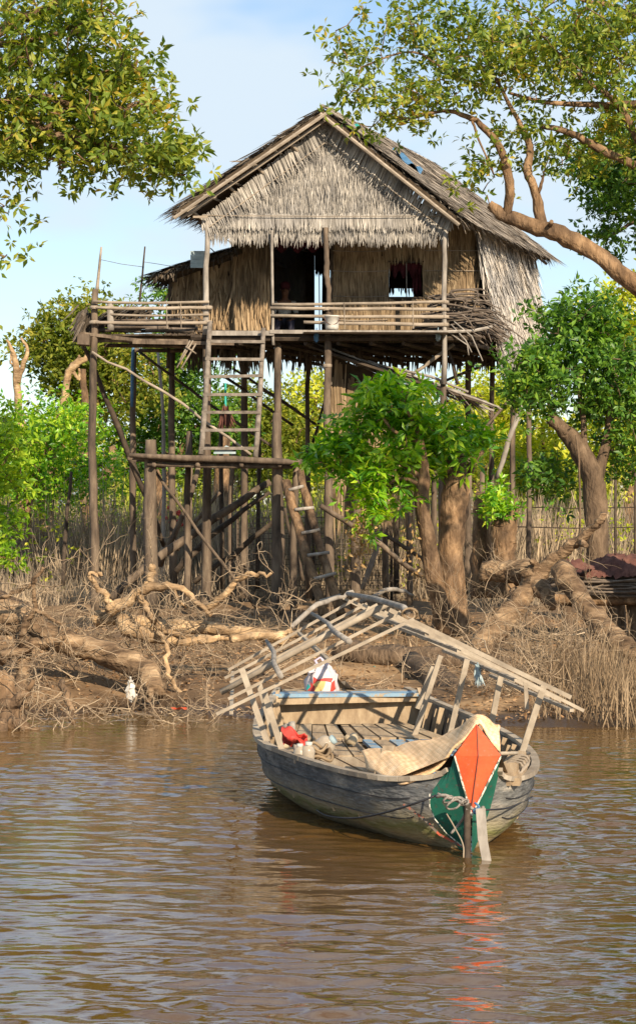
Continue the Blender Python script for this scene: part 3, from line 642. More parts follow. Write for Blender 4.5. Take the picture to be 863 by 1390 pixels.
# low thatched shelter under the floor
hut = thing('lean_to_shelter', P(520, 820, 43.0), 'brown leaf wall with a sagging sloped stick roof under the house', 'shelter')
g = F_(); g.slab([P(447, 482, 43.1), P(566, 528, 43.1), P(560, 700, 43.1), P(449, 700, 43.1)], .04, A(0, -1, 0)); sh = g.build('wall', M['backing'], hut)
g = F_(); thatch(g, P(447, 480, 43.04), P(566, 480, 43.04) - P(447, 480, 43.04), A(0, 0, -3.0), A(0, -1, 0), 5, .035, Lf=1.6, lean=.05, bend=.03, dens=2.2,
                 mask=lambda B: B[:, 2] < P(447, 484, 43.04)[2] + (B[:, 0] - .22) * -.38); g.build('leaf_cladding', M['wall'], sh)
q = [P(418, 468, 42.3), P(655, 545, 42.3), P(655, 541, 43.9), P(418, 466, 43.9)]
g = F_(); g.slab(q, .04, A(.3, 0, 1)); ro = g.build('roof', M['darkwood'], hut)
g = MB()
for k in range(46):
    a = rng.uniform(0, .75); e = a + rng.uniform(.2, .5); y = rng.uniform(42.2, 43.9)
    p0 = P(418 + 237 * a, 468 + 77 * a, 42.3); p1 = P(418 + 237 * e, 468 + 77 * min(e, 1.08), 42.3); p0[1] = p1[1] = y
    p0[2] += rng.uniform(.02, .10); p1[2] += rng.uniform(-.02, .1); g.tube([p0, (p0 + p1) / 2 + rng.normal(0, .03, 3), p1], rng.uniform(.012, .03), 5)
g.build('roof_stick', M['greywood'], ro)
g = F_(); n = 160; t = rng.random((n, 1)); g.blades(P(520, 500, 42.25) + (P(655, 545, 42.25) - P(520, 500, 42.25)) * t + A(0, 1, 0) * rng.uniform(0, 1.4, (n, 1)), A(.75, -.2, -.45) + rng.normal(0, .25, (n, 3)), rng.uniform(.2, .55, n), .04, A(0, 0, 1) + rng.normal(0, .3, (n, 3)), -.1); g.build('straw', M['roof'], ro)

# ------------------------------------------------------------------ things on and under the house
def lab(o, label, cat, group=None):
    o['label'] = label; o['category'] = cat
    if group: o['group'] = group
    return o
def plain(name, cols, rough=.6, scale=8, bump=.1, spec=.3): return mat(name, cols, scale, rough=rough, bump=bump, spec=spec)
M['white'] = plain('worn white', [(.34, .33, .30), (.60, .58, .53)]); M['blue'] = plain('faded blue', [(.04, .12, .22), (.09, .20, .34)])
M['blueboard'] = plain('grey blue sheet', [(.22, .30, .33), (.36, .44, .46)]); M['red'] = plain('red cloth', [(.36, .035, .03), (.55, .07, .05)])
M['rust'] = plain('rusty red net', [(.05, .022, .017), (.11, .045, .034), (.18, .085, .06)], .9, 5, .8)
M['black'] = plain('black plastic', [(.015, .015, .018), (.04, .04, .045)]); M['teal'] = plain('teal plastic', [(.02, .28, .25), (.05, .42, .36)])
bk = thing('bucket', P(450, 447, 41.8), 'white plastic bucket on the porch edge behind the lower rail', 'bucket')
g = MB(); c = P(450.5, 447.5, 41.6); g.lathe(c, [(.0, .0), (.115, .0), (.125, .05), (.135, .24), (.142, .242), (.142, .265), (.128, .265), (.12, .03), (0, .03)], 20); g.build('body', M['white'], bk)
g = MB(); th = np.linspace(0, np.pi, 12); g.tube(np.stack([c[0] + .14 * np.cos(th), np.full(12, c[1] - .12), c[2] + .22 - .13 * np.sin(th)], 1), .006, 5); g.build('handle', M['rust'], bk)
for nm, px, py, D, w_, h_, mm, lb, ct in (
    ('blue_bag', 429, 458, 41.75, .10, .17, 'blue', 'blue plastic bag hanging from the porch edge below the bucket', 'bag'),
    ('blue_bag', 594, 457, 41.75, .10, .16, 'blueboard', 'pale blue bag tied to the porch edge beside the right post', 'bag')):
    g = MB(); cc = P(px, py, D); th = np.linspace(.05, 3.1, 9); ph = np.linspace(0, 2*np.pi, 12, endpoint=False)
    G = np.stack([np.outer(np.sin(th) ** .7, np.cos(ph)) * w_ / 2, np.outer(np.sin(th), np.sin(ph)) * .05, np.outer(np.cos(th), np.ones(12)) * h_ / 2], -1)
    G += rng.normal(0, .009, G.shape); g.grid(cc + G, closed=True); g.tube([cc + A(0, 0, h_ / 2 - .01), cc + A(.01, .03, h_ / 2 + .1)], .008, 4); lab(g.build(nm, M[mm]), lb, ct)
g = MB(); c = P(546, 213, 43.6); u = np.linspace(0, 1, 10)
G = np.array([[c + A(.75 * (a - .5), 1.0 * (b_ - .5), -.42 * (a - .5) + .09 + .05 * np.sin(a * 9 + b_ * 7)) for a in u] for b_ in u]); 
slope_dir = U(re_ - rf)
G = np.array([[rf + (rb - rf) * (.16 + .08 * b_) + slope_dir * (1.15 + .62 * a) + A(.03, 0, .16 + .07 * np.sin(a * 9 + b_ * 7)) for a in u] for b_ in u])
g.grid(G); lab(g.build('blue_cloth', M['blue']), 'crumpled blue cloth lying high on the right slope of the thatched roof', 'cloth')
G = np.array([[rf + (rb - rf) * (.05 + .05 * b_) + slope_dir * (.42 + .3 * a) + A(0, 0, .17 + .05 * np.sin(a * 8 + b_ * 5)) for a in u] for b_ in u])
g = MB(); g.grid(G); lab(g.build('green_rag', M['teal']), 'small green rag caught on the roof near the ridge', 'cloth')
g = F_(); c = P(269, 352, 43.15)
for k in range(4): g.beam(c + A(-.15, -.0 - .012 * k, .13 - .085 * k), c + A(.15, -.012 * k, .13 - .085 * k), .02, .08)
lab(g.build('ribbed_panel', M['blueboard']), 'small grey blue ribbed panel leaning on the low wing roof', 'panel')
g = MB(); wood(g, [(181, 468, 44.5, 4), (180, 500, 44.5, 5), (179, 552, 44.5, 4)], n=8); lab(g.build('blue_pipe', M['blue']), 'blue plastic pipe hanging down a stilt below the side deck', 'pipe')
bm = thing('broom', P(305, 585, 43), 'brown broom with spread bristles hanging upside down behind the ladder', 'broom')
g = MB(); wood(g, [(306, 520, 43, 3), (306, 556, 43, 4)], n=6); g.build('handle', M['teal'], bm)
g = F_(); n = 80; g.blades(P(306, 552, 43) + rng.normal(0, .02, (n, 3)), A(0, 0, -1) + rng.normal(0, .2, (n, 3)) * A(1, .5, 0), rng.uniform(.35, .5, n), .025, A(0, -1, 0) + rng.normal(0, .3, (n, 3)), 0); g.build('bristles', M['rust'], bm)
g = MB(); G = np.array([[P(290 + 30 * a, 614 - 8 * math.sin(a * 3.1) * (1 - .4 * b_) - 2 * math.sin(a * 13), 40.8 + .35 * b_) for a in u] for b_ in np.linspace(0, 1, 6)])
g.grid(G); g.grid(np.array([[P(290 + 30 * a, 616, 40.8 + .0 * b_) * (1 - b_) + P(290 + 30 * a, 614 - 8 * math.sin(a * 3.1) - 2 * math.sin(a * 13), 40.8) * b_ for a in u] for b_ in (0, 1)])); lab(g.build('folded_cloth', M['blueboard']), 'folded grey blue cloth lying on the landing at the ladder foot', 'cloth')
# dark sheet of palm and clutter on the side deck
g = F_()
for k in range(3):
    n = 130; t = rng.random((n, 1)); xx = rng.uniform(-4.4, -3.2, n)
    B = np.stack([xx, 42.5 + .35 * k + rng.normal(0, .08, n), 6.1 - .35 * ((xx + 3.5) / .9) ** 2 * 1.0 + rng.normal(0, .04, n)], 1)
    g.blades(B, A(-.8, -.1, -.35) + rng.normal(0, .22, (n, 3)), rng.uniform(.25, .5, n), .05, A(0, -.3, 1) + rng.normal(0, .3, (n, 3)), -.35)
n = 90; g.blades(P(116, 428, 42.1) + rng.normal(0, .07, (n, 3)), A(-.25, -.1, -.9) + rng.normal(0, .15, (n, 3)), rng.uniform(.3, .55, n), .05, A(-.6, -1, 0) + rng.normal(0, .3, (n, 3)), .1)
lab(g.build('palm_leaf_heap', M['fringe']), 'heap of dark dry palm leaves draped over the outer end of the side deck', 'leaf heap'); g = F_()
n = 100; B = np.stack([rng.uniform(-3.0, -2.4, n), rng.uniform(43, 43.5, n), rng.uniform(5.7, 6.05, n)], 1); g.blades(B, A(.5, 0, -.5) + rng.normal(0, .4, (n, 3)), .3, .05, A(0, -.3, 1) + rng.normal(0, .3, (n, 3)), -.3)
lab(g.build('palm_leaf_heap', M['fringe']), 'small tuft of dark palm leaves on the side deck by the wing wall', 'leaf heap')
for k in range(12):
    g = MB(); x = rng.uniform(-4.2, -2.7); z = 5.62 + .06 * (k % 4) + .03; y = 42.3 + .12 * (k // 4)
    g.tube([A(x - .5, y, z), A(x, y + .03, z + .02), A(x + rng.uniform(.3, .6), y, z)], rng.uniform(.03, .05), 6, .1)
    lab(g.build('log', M['stick']), 'short dark log stacked on the side deck behind its railing', 'log', 'logs stacked on the side deck')
for k, (a, c) in enumerate((((240, 499), (262, 462)), ((246, 500), (266, 466)), ((252, 470), (266, 480)), ((244, 489), (258, 462)))):
    g = MB(); g.tube([P(*a, 41.8), P(*c, 41.9)], .018, 5); lab(g.build('split_bamboo', M['rail']), 'split bamboo stick hanging below the side deck edge', 'stick', 'bamboo sticks hanging under the side deck')
# firewood at the right end of the porch
for k in range(110):
    t = k / 110; z = FZ + .02 + .72 * (1 - (1 - rng.random()) ** .7) ; hgt = (z - FZ) / .75
    y = rng.uniform(41.95, 43.3); x0 = rng.uniform(1.75, 2.5) + .3 * hgt; x1 = rng.uniform(3.0, 3.95) - .75 * hgt ** 1.5
    zz = z + rng.normal(0, .05); mid = (x0 + x1) / 2
    pts = smooth_path([A(x0, y, zz - .05, .02), A(mid - .25, y + rng.normal(0, .05), zz + rng.normal(0.02, .035), .02), A(mid + .25, y + rng.normal(0, .05), zz + rng.normal(0.01, .035), .018), A(x1, y + rng.normal(0, .12), zz - .12 + rng.normal(0, .08) - .18 * (1 - hgt), .012)], 3)
    g = MB(); g.tube(pts[:, :3], pts[:, 3] * rng.uniform(.6, 1.25), 5)
    lab(g.build('firewood_stick', M['stick']), 'thin dark branch in the firewood heap at the right end of the porch', 'firewood', 'firewood sticks heaped on the porch')
for a, c, e in (((612, 440), (632, 462), (640, 478)), ((616, 436), (640, 456), (655, 490)), ((610, 452), (634, 468), (636, 482))):
    g = MB(); g.tube([P(*a, 41.9), P(*c, 41.85), P(*e, 41.85)], .014, 5); lab(g.build('drooping_stick', M['greywood']), 'grey stick drooping below the firewood heap on the porch', 'stick', 'sticks drooping off the firewood heap')
# wire fence behind the stilts
fz = thing('wire_fence', A(-.4, 46.6, GH), 'dark wire mesh fence standing among the stilts under the house', 'fence')
g = F_()
for x in np.arange(-1.7, 1.6, .11): g.tube([A(x, 46.6, .3), A(x + rng.normal(0, .01), 46.6, 2.1)], .008, 3)
for z in np.arange(.4, 2.15, .11): g.tube([A(-1.7, 46.6, z), A(0, 46.61, z + .01), A(1.55, 46.6, z)], .007, 3)
g.build('mesh', M['fringe'], fz)
for x in (-1.7, -.1, 1.55):
    g = MB(); g.tube([A(x, 46.66, .2), A(x, 46.66, 2.2)], .035, 6); g.build('post', M['darkwood'], fz)
# ------------------------------------------------------------------ boat
def paint(name, c1, c2, wear, amt=.62, scale=26):
    m = mat(name, [c1, c2], 7, rough=.6, bump=.25, spec=.3); nt = m.node_tree; bs = nt.nodes['Principled BSDF'] if 'Principled BSDF' in nt.nodes else [x for x in nt.nodes if x.type == 'BSDF_PRINCIPLED'][0]
    src = bs.inputs['Base Color'].links[0].from_socket
    n = nt.nodes.new('ShaderNodeTexNoise'); n.inputs['Scale'].default_value = scale; n.inputs['Detail'].default_value = 8; n.inputs['Roughness'].default_value = .75
    tc = nt.nodes.new('ShaderNodeTexCoord'); nt.links.new(tc.outputs['Object'], n.inputs['Vector'])
    r = nt.nodes.new('ShaderNodeMapRange'); r.inputs[1].default_value = amt; r.inputs[2].default_value = amt + .05; nt.links.new(n.outputs['Fac'], r.inputs[0])
    mx = nt.nodes.new('ShaderNodeMix'); mx.data_type = 'RGBA'; nt.links.new(r.outputs[0], mx.inputs[0]); nt.links.new(src, mx.inputs[6]); mx.inputs[7].default_value = (*wear, 1)
    nt.links.new(mx.outputs[2], bs.inputs['Base Color']); return m
M['orange'] = paint('orange paint', (.50, .05, .012), (.64, .085, .02), (.22, .10, .055), .585, 34)
M['green'] = paint('green paint', (.008, .075, .05), (.015, .13, .085), (.07, .065, .05), .565, 34)
M['bluep'] = paint('worn blue paint', (.14, .25, .36), (.24, .36, .46), (.33, .27, .19), .52, 9)
M['edge'] = paint('chipped white edge', (.42, .40, .34), (.62, .60, .52), (.10, .11, .08), .50, 30)
def hullmat():
    m = mat('hull wood', [(.04, .043, .047), (.125, .13, .132), (.29, .275, .25)], 7, (.8, .8, 3.0), rough=.85, bump=.6, detail=12, bscale=16, bdist=.03, big=(2.2, (.7, .72, .76), (1.25, 1.2, 1.1)))
    nt = m.node_tree; bs = [x for x in nt.nodes if x.type == 'BSDF_PRINCIPLED'][0]; L = nt.links.new
    src = bs.inputs['Base Color'].links[0].from_socket
    tc = nt.nodes.new('ShaderNodeTexCoord'); sx = nt.nodes.new('ShaderNodeSeparateXYZ'); L(tc.outputs['Object'], sx.inputs[0])
    n = nt.nodes.new('ShaderNodeTexNoise'); n.inputs['Scale'].default_value = 4; n.inputs['Detail'].default_value = 7; L(tc.outputs['Object'], n.inputs['Vector'])
    ma = nt.nodes.new('ShaderNodeMath'); ma.operation = 'MULTIPLY_ADD'; ma.inputs[1].default_value = .22; L(n.outputs['Fac'], ma.inputs[0]); L(sx.outputs['Z'], ma.inputs[2])
    r = ramp(nt, [(.20, .14, .06), (.26, .20, .10), (.15, .15, .035), (.28, .24, .15), (.15, .145, .13)], [.08, .15, .21, .27, .40]); L(ma.outputs[0], r.inputs[0])
    f = nt.nodes.new('ShaderNodeMapRange'); f.inputs[1].default_value = .26; f.inputs[2].default_value = .44; f.inputs[3].default_value = .8; f.inputs[4].default_value = 0; L(ma.outputs[0], f.inputs[0])
    mx = nt.nodes.new('ShaderNodeMix'); mx.data_type = 'RGBA'; L(f.outputs[0], mx.inputs[0]); L(src, mx.inputs[6]); L(r.outputs[0], mx.inputs[7])
    L(mx.outputs[2], bs.inputs['Base Color']); return m
M['hull'] = hullmat()
M['hullin'] = mat('inner hull wood', [(.035, .03, .026), (.09, .08, .068), (.19, .165, .135)], 6, (1, .4, 1), bump=.5)
M['plank'] = mat('sunbleached plank', [(.17, .12, .075), (.32, .24, .155), (.46, .37, .25)], 5, (3, .35, 1), bump=.4, detail=8, island=.25)
M['rafter'] = mat('pale weathered lath', [(.13, .108, .085), (.28, .235, .18), (.47, .41, .32)], 6, island=.45, bump=.3)
boat = thing('wooden_boat', (.6, 16.5, 0), 'old grey wooden river boat with orange and green bow and bare roof frame', 'boat')
def prof(y, Lx, Rx, zg, wL, wR, kz=-.14, bul=.05):
    zs = [1, .72, .42, .18, 0]
    fr = [0, .06, .22, .55, 1]
    Lp = [(Lx + (wL - Lx) * f - bul * math.sin(math.pi * f) * 0, y, zg * z) for z, f in zip(zs, fr)]
    Rp = [(Rx + (wR - Rx) * f, y, zg * z) for z, f in zip(zs, fr)]
    k = [((wL * .6 + wR * .4), y, kz * .8), ((wL + wR) / 2, y, kz), ((wL * .4 + wR * .6), y, kz * .8)]
    return Lp + k + Rp[::-1]
st = [
 [(.852, 13.80, .60), (.885, 13.79, .47), (.92, 13.78, .35), (.948, 13.77, .25), (.95, 13.80, 0), (.95, 13.85, -.08), (.955, 13.85, -.1), (.96, 13.85, -.08), (.96, 13.80, 0), (.962, 13.77, .25), (1.01, 13.78, .35), (1.08, 13.79, .47), (1.142, 13.80, .60)],
 [(.79, 13.90, .47), (.72, 13.90, .37), (.70, 13.91, .27), (.76, 13.92, .14), (.885, 13.94, 0), (.92, 13.95, -.1), (.94, 13.95, -.12), (.97, 13.95, -.1), (.99, 13.94, 0), (1.045, 13.92, .14), (1.085, 13.91, .26), (1.11, 13.90, .36), (1.135, 13.90, .47)],
 prof(14.03, .52, 1.23, .42, .76, 1.05), prof(14.3, .28, 1.36, .415, .54, 1.12), prof(14.75, .05, 1.45, .42, .32, 1.20), prof(15.3, -.17, 1.485, .43, .06, 1.25),
 prof(16.1, -.42, 1.46, .45, -.16, 1.23), prof(17.2, -.47, 1.28, .49, -.27, 1.12), prof(18.3, -.41, 1.02, .53, -.25, .86), prof(19.45, -.35, .78, .57, -.22, .65)]
st = np.array(st); flat = st.reshape(len(st), -1)
hf = smooth_path(flat, 4).reshape(-1, 13, 3)                    # 4 steps per station
g = MB(); g.grid(hf[:5], m=1); g.grid(hf[4:], m=0)
g.build('hull', [M['hull'], M['green']], boat)
hin = hf[4:].copy(); cen = hin.mean(1, keepdims=True); hin = cen + (hin - cen) * A(.955, 1, .93); hin[:, :, 2] += .012; hin[:, 0, 2] = hf[4:, 0, 2]; hin[:, -1, 2] = hf[4:, -1, 2]
g = MB(); g.grid(hin[:, ::-1]); g.build('inner_planking', M['hullin'], boat)
for s_ in (0, -1):
    g = F_(); q = hf[3:, s_]
    for i in range(len(q) - 1): g.beam(q[i] + A(0, 0, .008), q[i + 1] + A(0, 0, .008), .055, .03, jit=.06)
    g.build('gunwale', M['rafter'], boat)
# strakes: seam lines as thin battens standing proud
g = MB()
for col, zz in ((1, 0), (2, 0), (-2, 0), (-3, 0)):
    q = hf[7:, col] + A(-.004 if col > 0 else .004, -.004, 0); g.tube(q, .0035, 4, .3)
g.build('plank_seam', M['black'], boat)
g = F_(); q = st[-1]; g.add(list(q + A(0, .01, 0)) + [q.mean(0)], T=[(13, i, i + 1) for i in range(12)] + [(13, 12, 0)]); g.build('transom', M['hull'], boat)
# bow plate: a kite, tip up
kt, kl, kr, kb = A(.995, 13.86, .79), A(.852, 13.795, .60), A(1.142, 13.795, .60), A(.955, 13.745, .235)
km = (kl + kr) / 2 + A(0, -.03, 0); th_ = A(0, .05, 0)
g = F_(); g.add([kt, kl, kb, kr, km, kt + th_, kl + th_, kb + th_, kr + th_], T=[(0, 1, 4), (1, 2, 4), (2, 3, 4), (3, 0, 4)], Q=[(0, 5, 6, 1), (1, 6, 7, 2), (2, 7, 8, 3), (3, 8, 5, 0)])
bp_ = g.build('bow_plate', M['orange'], boat)
g = F_()
for a, c in ((kl, kb), (kr, kb)): g.beam(a + A(0, -.012, 0), c + A(0, -.012, 0), .010, .010, up=(0, 1, 0))
g.build('white_edge', M['edge'], bp_)
g = F_(); g.beam(kt + A(.0, -.006, -.01), km + A(0, -.004, 0), .006, .004, up=(0, 1, 0)); g.beam(km + A(0, -.004, 0), kb + A(0, -.006, .05), .006, .004, up=(0, 1, 0)); g.build('center_seam', M['rust'], bp_)
g = F_(); q = [P(548, 1092, 13.95), P(575, 1112, 13.88), P(596, 1133, 13.84), P(628, 1150, 13.80)]
for i in range(3): g.beam(q[i], q[i + 1], .014, .016, up=(0, 1, 0))
g.build('bow_stripe', paint('flaking red paint', (.26, .045, .02), (.40, .08, .035), (.11, .09, .07), .46, 18), boat)
g = F_(); q = [P(583, 1078, 13.86), P(583, 1095, 13.84), P(590, 1112, 13.83), P(606, 1132, 13.80), P(626, 1148, 13.77)]
for i in range(4): g.beam(q[i], q[i + 1], .006, .008, up=(0, 1, 0))
g.build('white_edge', M['edge'], boat)
g = F_(); f = [kt + A(0, .04, -.01), kl + A(0, .04, 0), A(.5, 14.05, .43), A(.42, 14.7, .40), A(.95, 14.7, .40), A(1.22, 14.06, .43), kr + A(0, .04, 0)]
g.add(f + [A(.85, 14.3, .52)], T=[(7, i, (i + 1) % 7) for i in range(7)]); g.build('foredeck', M['plank'], boat)
# inside: floor boards, ribs, bulkhead with blue seat board
def edge(y, side, z=.3):
    i = 0 if side == 'L' else 12; ys = hf[:, i, 1]; x = np.interp(y, ys, hf[:, i, 0]); return x
g = F_(); nb = 11
for seg, (ya, yb) in enumerate(((15.15, 16.35), (16.4, 17.55), (17.6, 18.75))):
    ks = nb - (seg > 1)
    for k in range(ks):
        u0, u1 = k / ks, (k + 1) / ks; j = rng.uniform(-.02, .02, 4); z = .30 + .012 * rng.random() + .01 * seg
        gp = rng.uniform(.012, .04) * (1.5 if rng.random() < .15 else .6)
        def X_(u, y): a, c = edge(y, 'L') + .13, edge(y, 'R') - .16; return a + (c - a) * u
        b_ = [A(X_(u0, ya) + gp, ya + j[0], z - .025), A(X_(u1, ya), ya + j[0], z - .025), A(X_(u1, yb), yb + j[1], z - .02), A(X_(u0, yb) + gp, yb + j[1], z - .02)]
        g.hexa(b_, [p + A(0, 0, .025) for p in b_], m=1 if (seg == 1 and k in (5, 7, 8, 9)) or (seg == 0 and k in (6, 8)) else 0)
g.build('floor_board', [M['plank'], M['bluep']], boat)
g = F_()
for y in (16.38, 17.58): g.beam(A(edge(y, 'L') + .07, y, .255), A(edge(y, 'R') - .07, y, .255), .09, .05)
g.build('cross_beam', M['plank'], boat)
for y in np.arange(14.5, 18.6, .36):
    g = F_(); xr_ = edge(y, 'R'); zg = np.interp(y, hf[:, 12, 1], hf[:, 12, 2])
    g.beam(A(xr_ - .045, y, zg - .0), A(xr_ - .13, y, .12), .06, .035, up=(0, 1, 0)); g.beam(A(xr_ - .045, y + .17, zg - .03), A(xr_ - .14, y + .17, .1), .10, .015, up=(0, 1, 0))
    g.build('rib', M['plank'], boat)
    g = F_(); xl_ = edge(y, 'L'); g.beam(A(xl_ + .045, y, zg), A(xl_ + .13, y, .12), .06, .035, up=(0, 1, 0)); g.build('rib', M['plank'], boat)
g = F_(); g.beam(A(-.36, 18.92, .43), A(.87, 18.92, .43), .03, .23); g.build('bulkhead', M['plank'], boat)
g = F_(); g.beam(P(373, 953, 18.78), P(574, 948, 18.85), .03, .05); g.beam(A(-.385, 18.93, .565), A(.90, 18.93, .575), .26, .03, m=1)
g.build('seat_board', [M['plank'], M['bluep']], boat)
g = F_(); g.beam(A(-.3, 19.25, .56), A(.78, 19.25, .56), .34, .03); g.build('stern_deck', M['plank'], boat)
g = F_(); g.beam(A(-.4, 18.6, .33), A(-.34, 18.9, .58), .10, .03, up=(1, 0, 0)); g.build('knee', M['plank'], boat); g = F_(); g.beam(A(.93, 18.5, .33), A(.86, 18.9, .58), .12, .03, up=(1, 0, 0)); g.build('knee', M['plank'], boat); g = F_(); g.beam(P(516, 1053, 14.5), P(528, 1015, 15.0), .08, .03); g.build('knee', M['plank'], boat)
# roof frame
R0, R1 = A(.60, 15.2, 1.39), A(.27, 18.5, 1.39)
fr_ = thing('tmp', (0, 0, 0), 'x', 'x'); bpy.data.objects.remove(fr_)
EL0, EL1 = A(-.70, 15.2, .73), A(-.80, 18.5, .78); ER0, ER1 = A(1.83, 15.2, .755), A(1.53, 18.5, .76)
for k in range(6):
    t = k / 5; r = R0 + (R1 - R0) * t; l = EL0 + (EL1 - EL0) * t; e = ER0 + (ER1 - ER0) * t
    jl, jr = rng.uniform(.93, 1.03), rng.uniform(.94, 1.02)
    if k == 0: jl = jr = 1
    g = F_(); wl = .034 if k in (0, 3) else .022
    if k == 2: g.smooth = True; g.tube([r + A(.05, 0, .05), (r + l) / 2 + A(0, 0, .03), r + (l - r) * jl + A(0, 0, .02)], .024, 7)
    else: g.beam(r + A(.06, 0, .02 * (k % 2)), r + (l - r) * jl + A(0, rng.uniform(-.06, .06), 0), wl, .022, jit=.06)
    g.build('rafter', M['rafter'], boat)
    g = F_(); g.beam(r - A(.06, 0, -.02), r + (e - r) * jr + A(0, rng.uniform(-.05, .05), 0), wl, .022, jit=.06); g.build('rafter', M['rafter'], boat)
# extra laths doubled on the right slope
for k, (o, f) in enumerate(((.3, .97),)):
    g = F_(); g.beam(R0 + A(-.1, o, .05), R0 + (ER0 - R0) * f + A(-.02, o, .05), .035, .03); g.build('rafter', M['rafter'], boat)
def slope(t, f, side): a = R0 + (R1 - R0) * t; e = (EL0 + (EL1 - EL0) * t) if side == 'L' else (ER0 + (ER1 - ER0) * t); return a + (e - a) * f
for f, w_, ta, tb in ((.66, .021, -.02, .95), (.30, .02, -.02, 1.0)):
    g = MB(); g.tube([slope(ta, f, 'L') + A(0, 0, .045), slope(.3, f + .01, 'L') + A(0, 0, .06), slope(.6, f - .02, 'L') + A(0, 0, .05), slope(tb, f, 'L') + A(0, 0, .075)], [w_ * 1.05, w_, w_ * .9, w_ * .75], 7, .12); g.build('purlin', M['greywood'], boat)
for side, f, z in (('L', .92, -.04), ('L', .4, -.03), ('R', .3, -.03), ('R', .62, -.03), ('R', .93, -.04), ('R', .12, -.03)):
    g = F_(); g.beam(slope(.0, f, side) + A(0, 0, z), slope(1, f, side) + A(0, 0, z), .028, .022, jit=.05); g.build('purlin', M['rafter'], boat)
g = MB(); g.tube([R1 + A(-.02, .15, .05), (R0 + R1) / 2 + A(0, 0, .075), R0 + A(0, .3, .065), R0 + A(.02, .06, .045)], [.018, .023, .024, .02], 8); g.build('ridge_pole', M['greywood'], boat)
g = MB(); c = R0 + A(.02, .02, .03)
for k in range(5): 
    th = np.linspace(0, 6.3, 14); g.tube(np.stack([c[0] + .045 * np.cos(th) + .006 * k, c[1] + .02 * k + .03 * np.sin(th * 2 + k), c[2] + .04 * np.sin(th)], 1), .007, 5)
g.build('rope_lashing', M['drygrass'], boat)
for a, c in (((562, 1000, 17.9), (598, 890, 17.9)), ((610, 1000, 16.9), (634, 895, 16.9)), ((663, 1004, 16.05), (680, 915, 16.05)), ((709, 1020, 15.35), (738, 930, 15.35)),
             ((363, 1010, 16.0), (328, 908, 16.2)), ((384, 1024, 15.55), (357, 935, 15.6)), ((372, 1000, 16.4), (352, 930, 16.5)), ((566, 962, 18.4), (588, 905, 18.4))):
    g = F_(); g.beam(P(*a), P(*c), .042, .03, up=(0, 1, 0), jit=.06); g.build('roof_post', M['rafter'], boat)
g = F_(); g.beam(P(713, 925, 15.5), P(715, 963, 15.5), .028, .02, up=(0, 1, 0)); g.build('lath_stub', M['rafter'], boat)
g = MB(); g.tube([P(680, 1023, 13.82), P(700, 1023, 14.3), P(718, 1023, 15.0)], .012, 5); g.build('bow_pole', M['rafter'], boat)
g = F_(); g.beam(P(682, 1060, 13.98), P(704, 1027, 14.4), .10, .07); g.beam(P(700, 1062, 14.0), P(714, 1030, 14.6), .05, .05); kn = g.build('cleat', M['plank'], boat)
g = MB()
for k in range(4):
    c = P(694, 1046, 14.15) + A(.015 * k, .02 * k, .012 * k); th = np.linspace(0, 6.3, 12); g.tube(np.stack([c[0] + .075 * np.cos(th), c[1] + .04 * np.sin(th), c[2] + .05 * np.sin(th + .4)], 1), .009, 4)
g.build('rope', M['rail'], kn)

# ------------------------------------------------------------------ things in and around the boat
def weave():
    m = mat('woven mat', [(.62, .40, .21), (.82, .56, .32), (.90, .68, .44)], 9, rough=.8, bump=0); nt = m.node_tree; L = nt.links.new
    bs = [x for x in nt.nodes if x.type == 'BSDF_PRINCIPLED'][0]; tc = nt.nodes.new('ShaderNodeTexCoord')
    mp = nt.nodes.new('ShaderNodeMapping'); mp.inputs['Rotation'].default_value = (0, 0, .7); L(tc.outputs['Object'], mp.inputs[0])
    ck = nt.nodes.new('ShaderNodeTexChecker'); ck.inputs['Scale'].default_value = 38; L(mp.outputs[0], ck.inputs['Vector'])
    src = bs.inputs['Base Color'].links[0].from_socket; mx = nt.nodes.new('ShaderNodeMix'); mx.data_type = 'RGBA'; mx.blend_type = 'MULTIPLY'
    mm = nt.nodes.new('ShaderNodeMapRange'); mm.inputs[3].default_value = .74; mm.inputs[4].default_value = 1.0; L(ck.outputs['Fac'], mm.inputs[0])
    mx.inputs[0].default_value = 1; L(src, mx.inputs[6]); L(mm.outputs[0], mx.inputs[7]); L(mx.outputs[2], bs.inputs['Base Color'])
    b_ = nt.nodes.new('ShaderNodeBump'); b_.inputs['Strength'].default_value = .5; b_.inputs['Distance'].default_value = .004; L(ck.outputs['Fac'], b_.inputs['Height']); L(b_.outputs[0], bs.inputs['Normal'])
    return m
M['mat'] = weave()
lo = smooth_path([P(497, 1045, 14.75), P(521, 1056, 14.3), P(541, 1062, 14.03), P(562, 1061, 13.97), P(585, 1047, 13.93), P(604, 1031, 13.9), P(617, 1014, 13.88), P(634, 997, 13.88), P(650, 983, 13.89), P(664, 1000, 13.90), P(679, 1021, 13.9)], 5)
up_ = smooth_path([P(487, 1022, 15.6), P(510, 1017, 15.45), P(535, 1014, 15.3), P(560, 1008, 15.0), P(590, 1001, 14.7), P(612, 993, 14.5), P(632, 987, 14.35), P(641, 984, 14.3), P(650, 981, 14.25), P(664, 980, 14.2), P(677, 985, 14.1)], 5)
G = []
for v in np.linspace(0, 1, 16):
    r = lo * (1 - v) + up_ * v; u = np.linspace(0, 1, len(r))
    r = r + A(0, 0, 1) * (.045 * np.sin(np.pi * v) * (1 + .5 * np.sin(u * 9 + v * 2)) + .01 * np.sin(u * 25 + v * 7))[:, None]; G.append(r)
g = MB(); G = np.array(G); g.grid(G)
o = g.build('woven_mat', M['mat']); lab(o, 'woven straw mat draped over the bow deck of the grey boat', 'mat')
md = o.modifiers.new('thick', 'SOLIDIFY'); md.thickness = .012
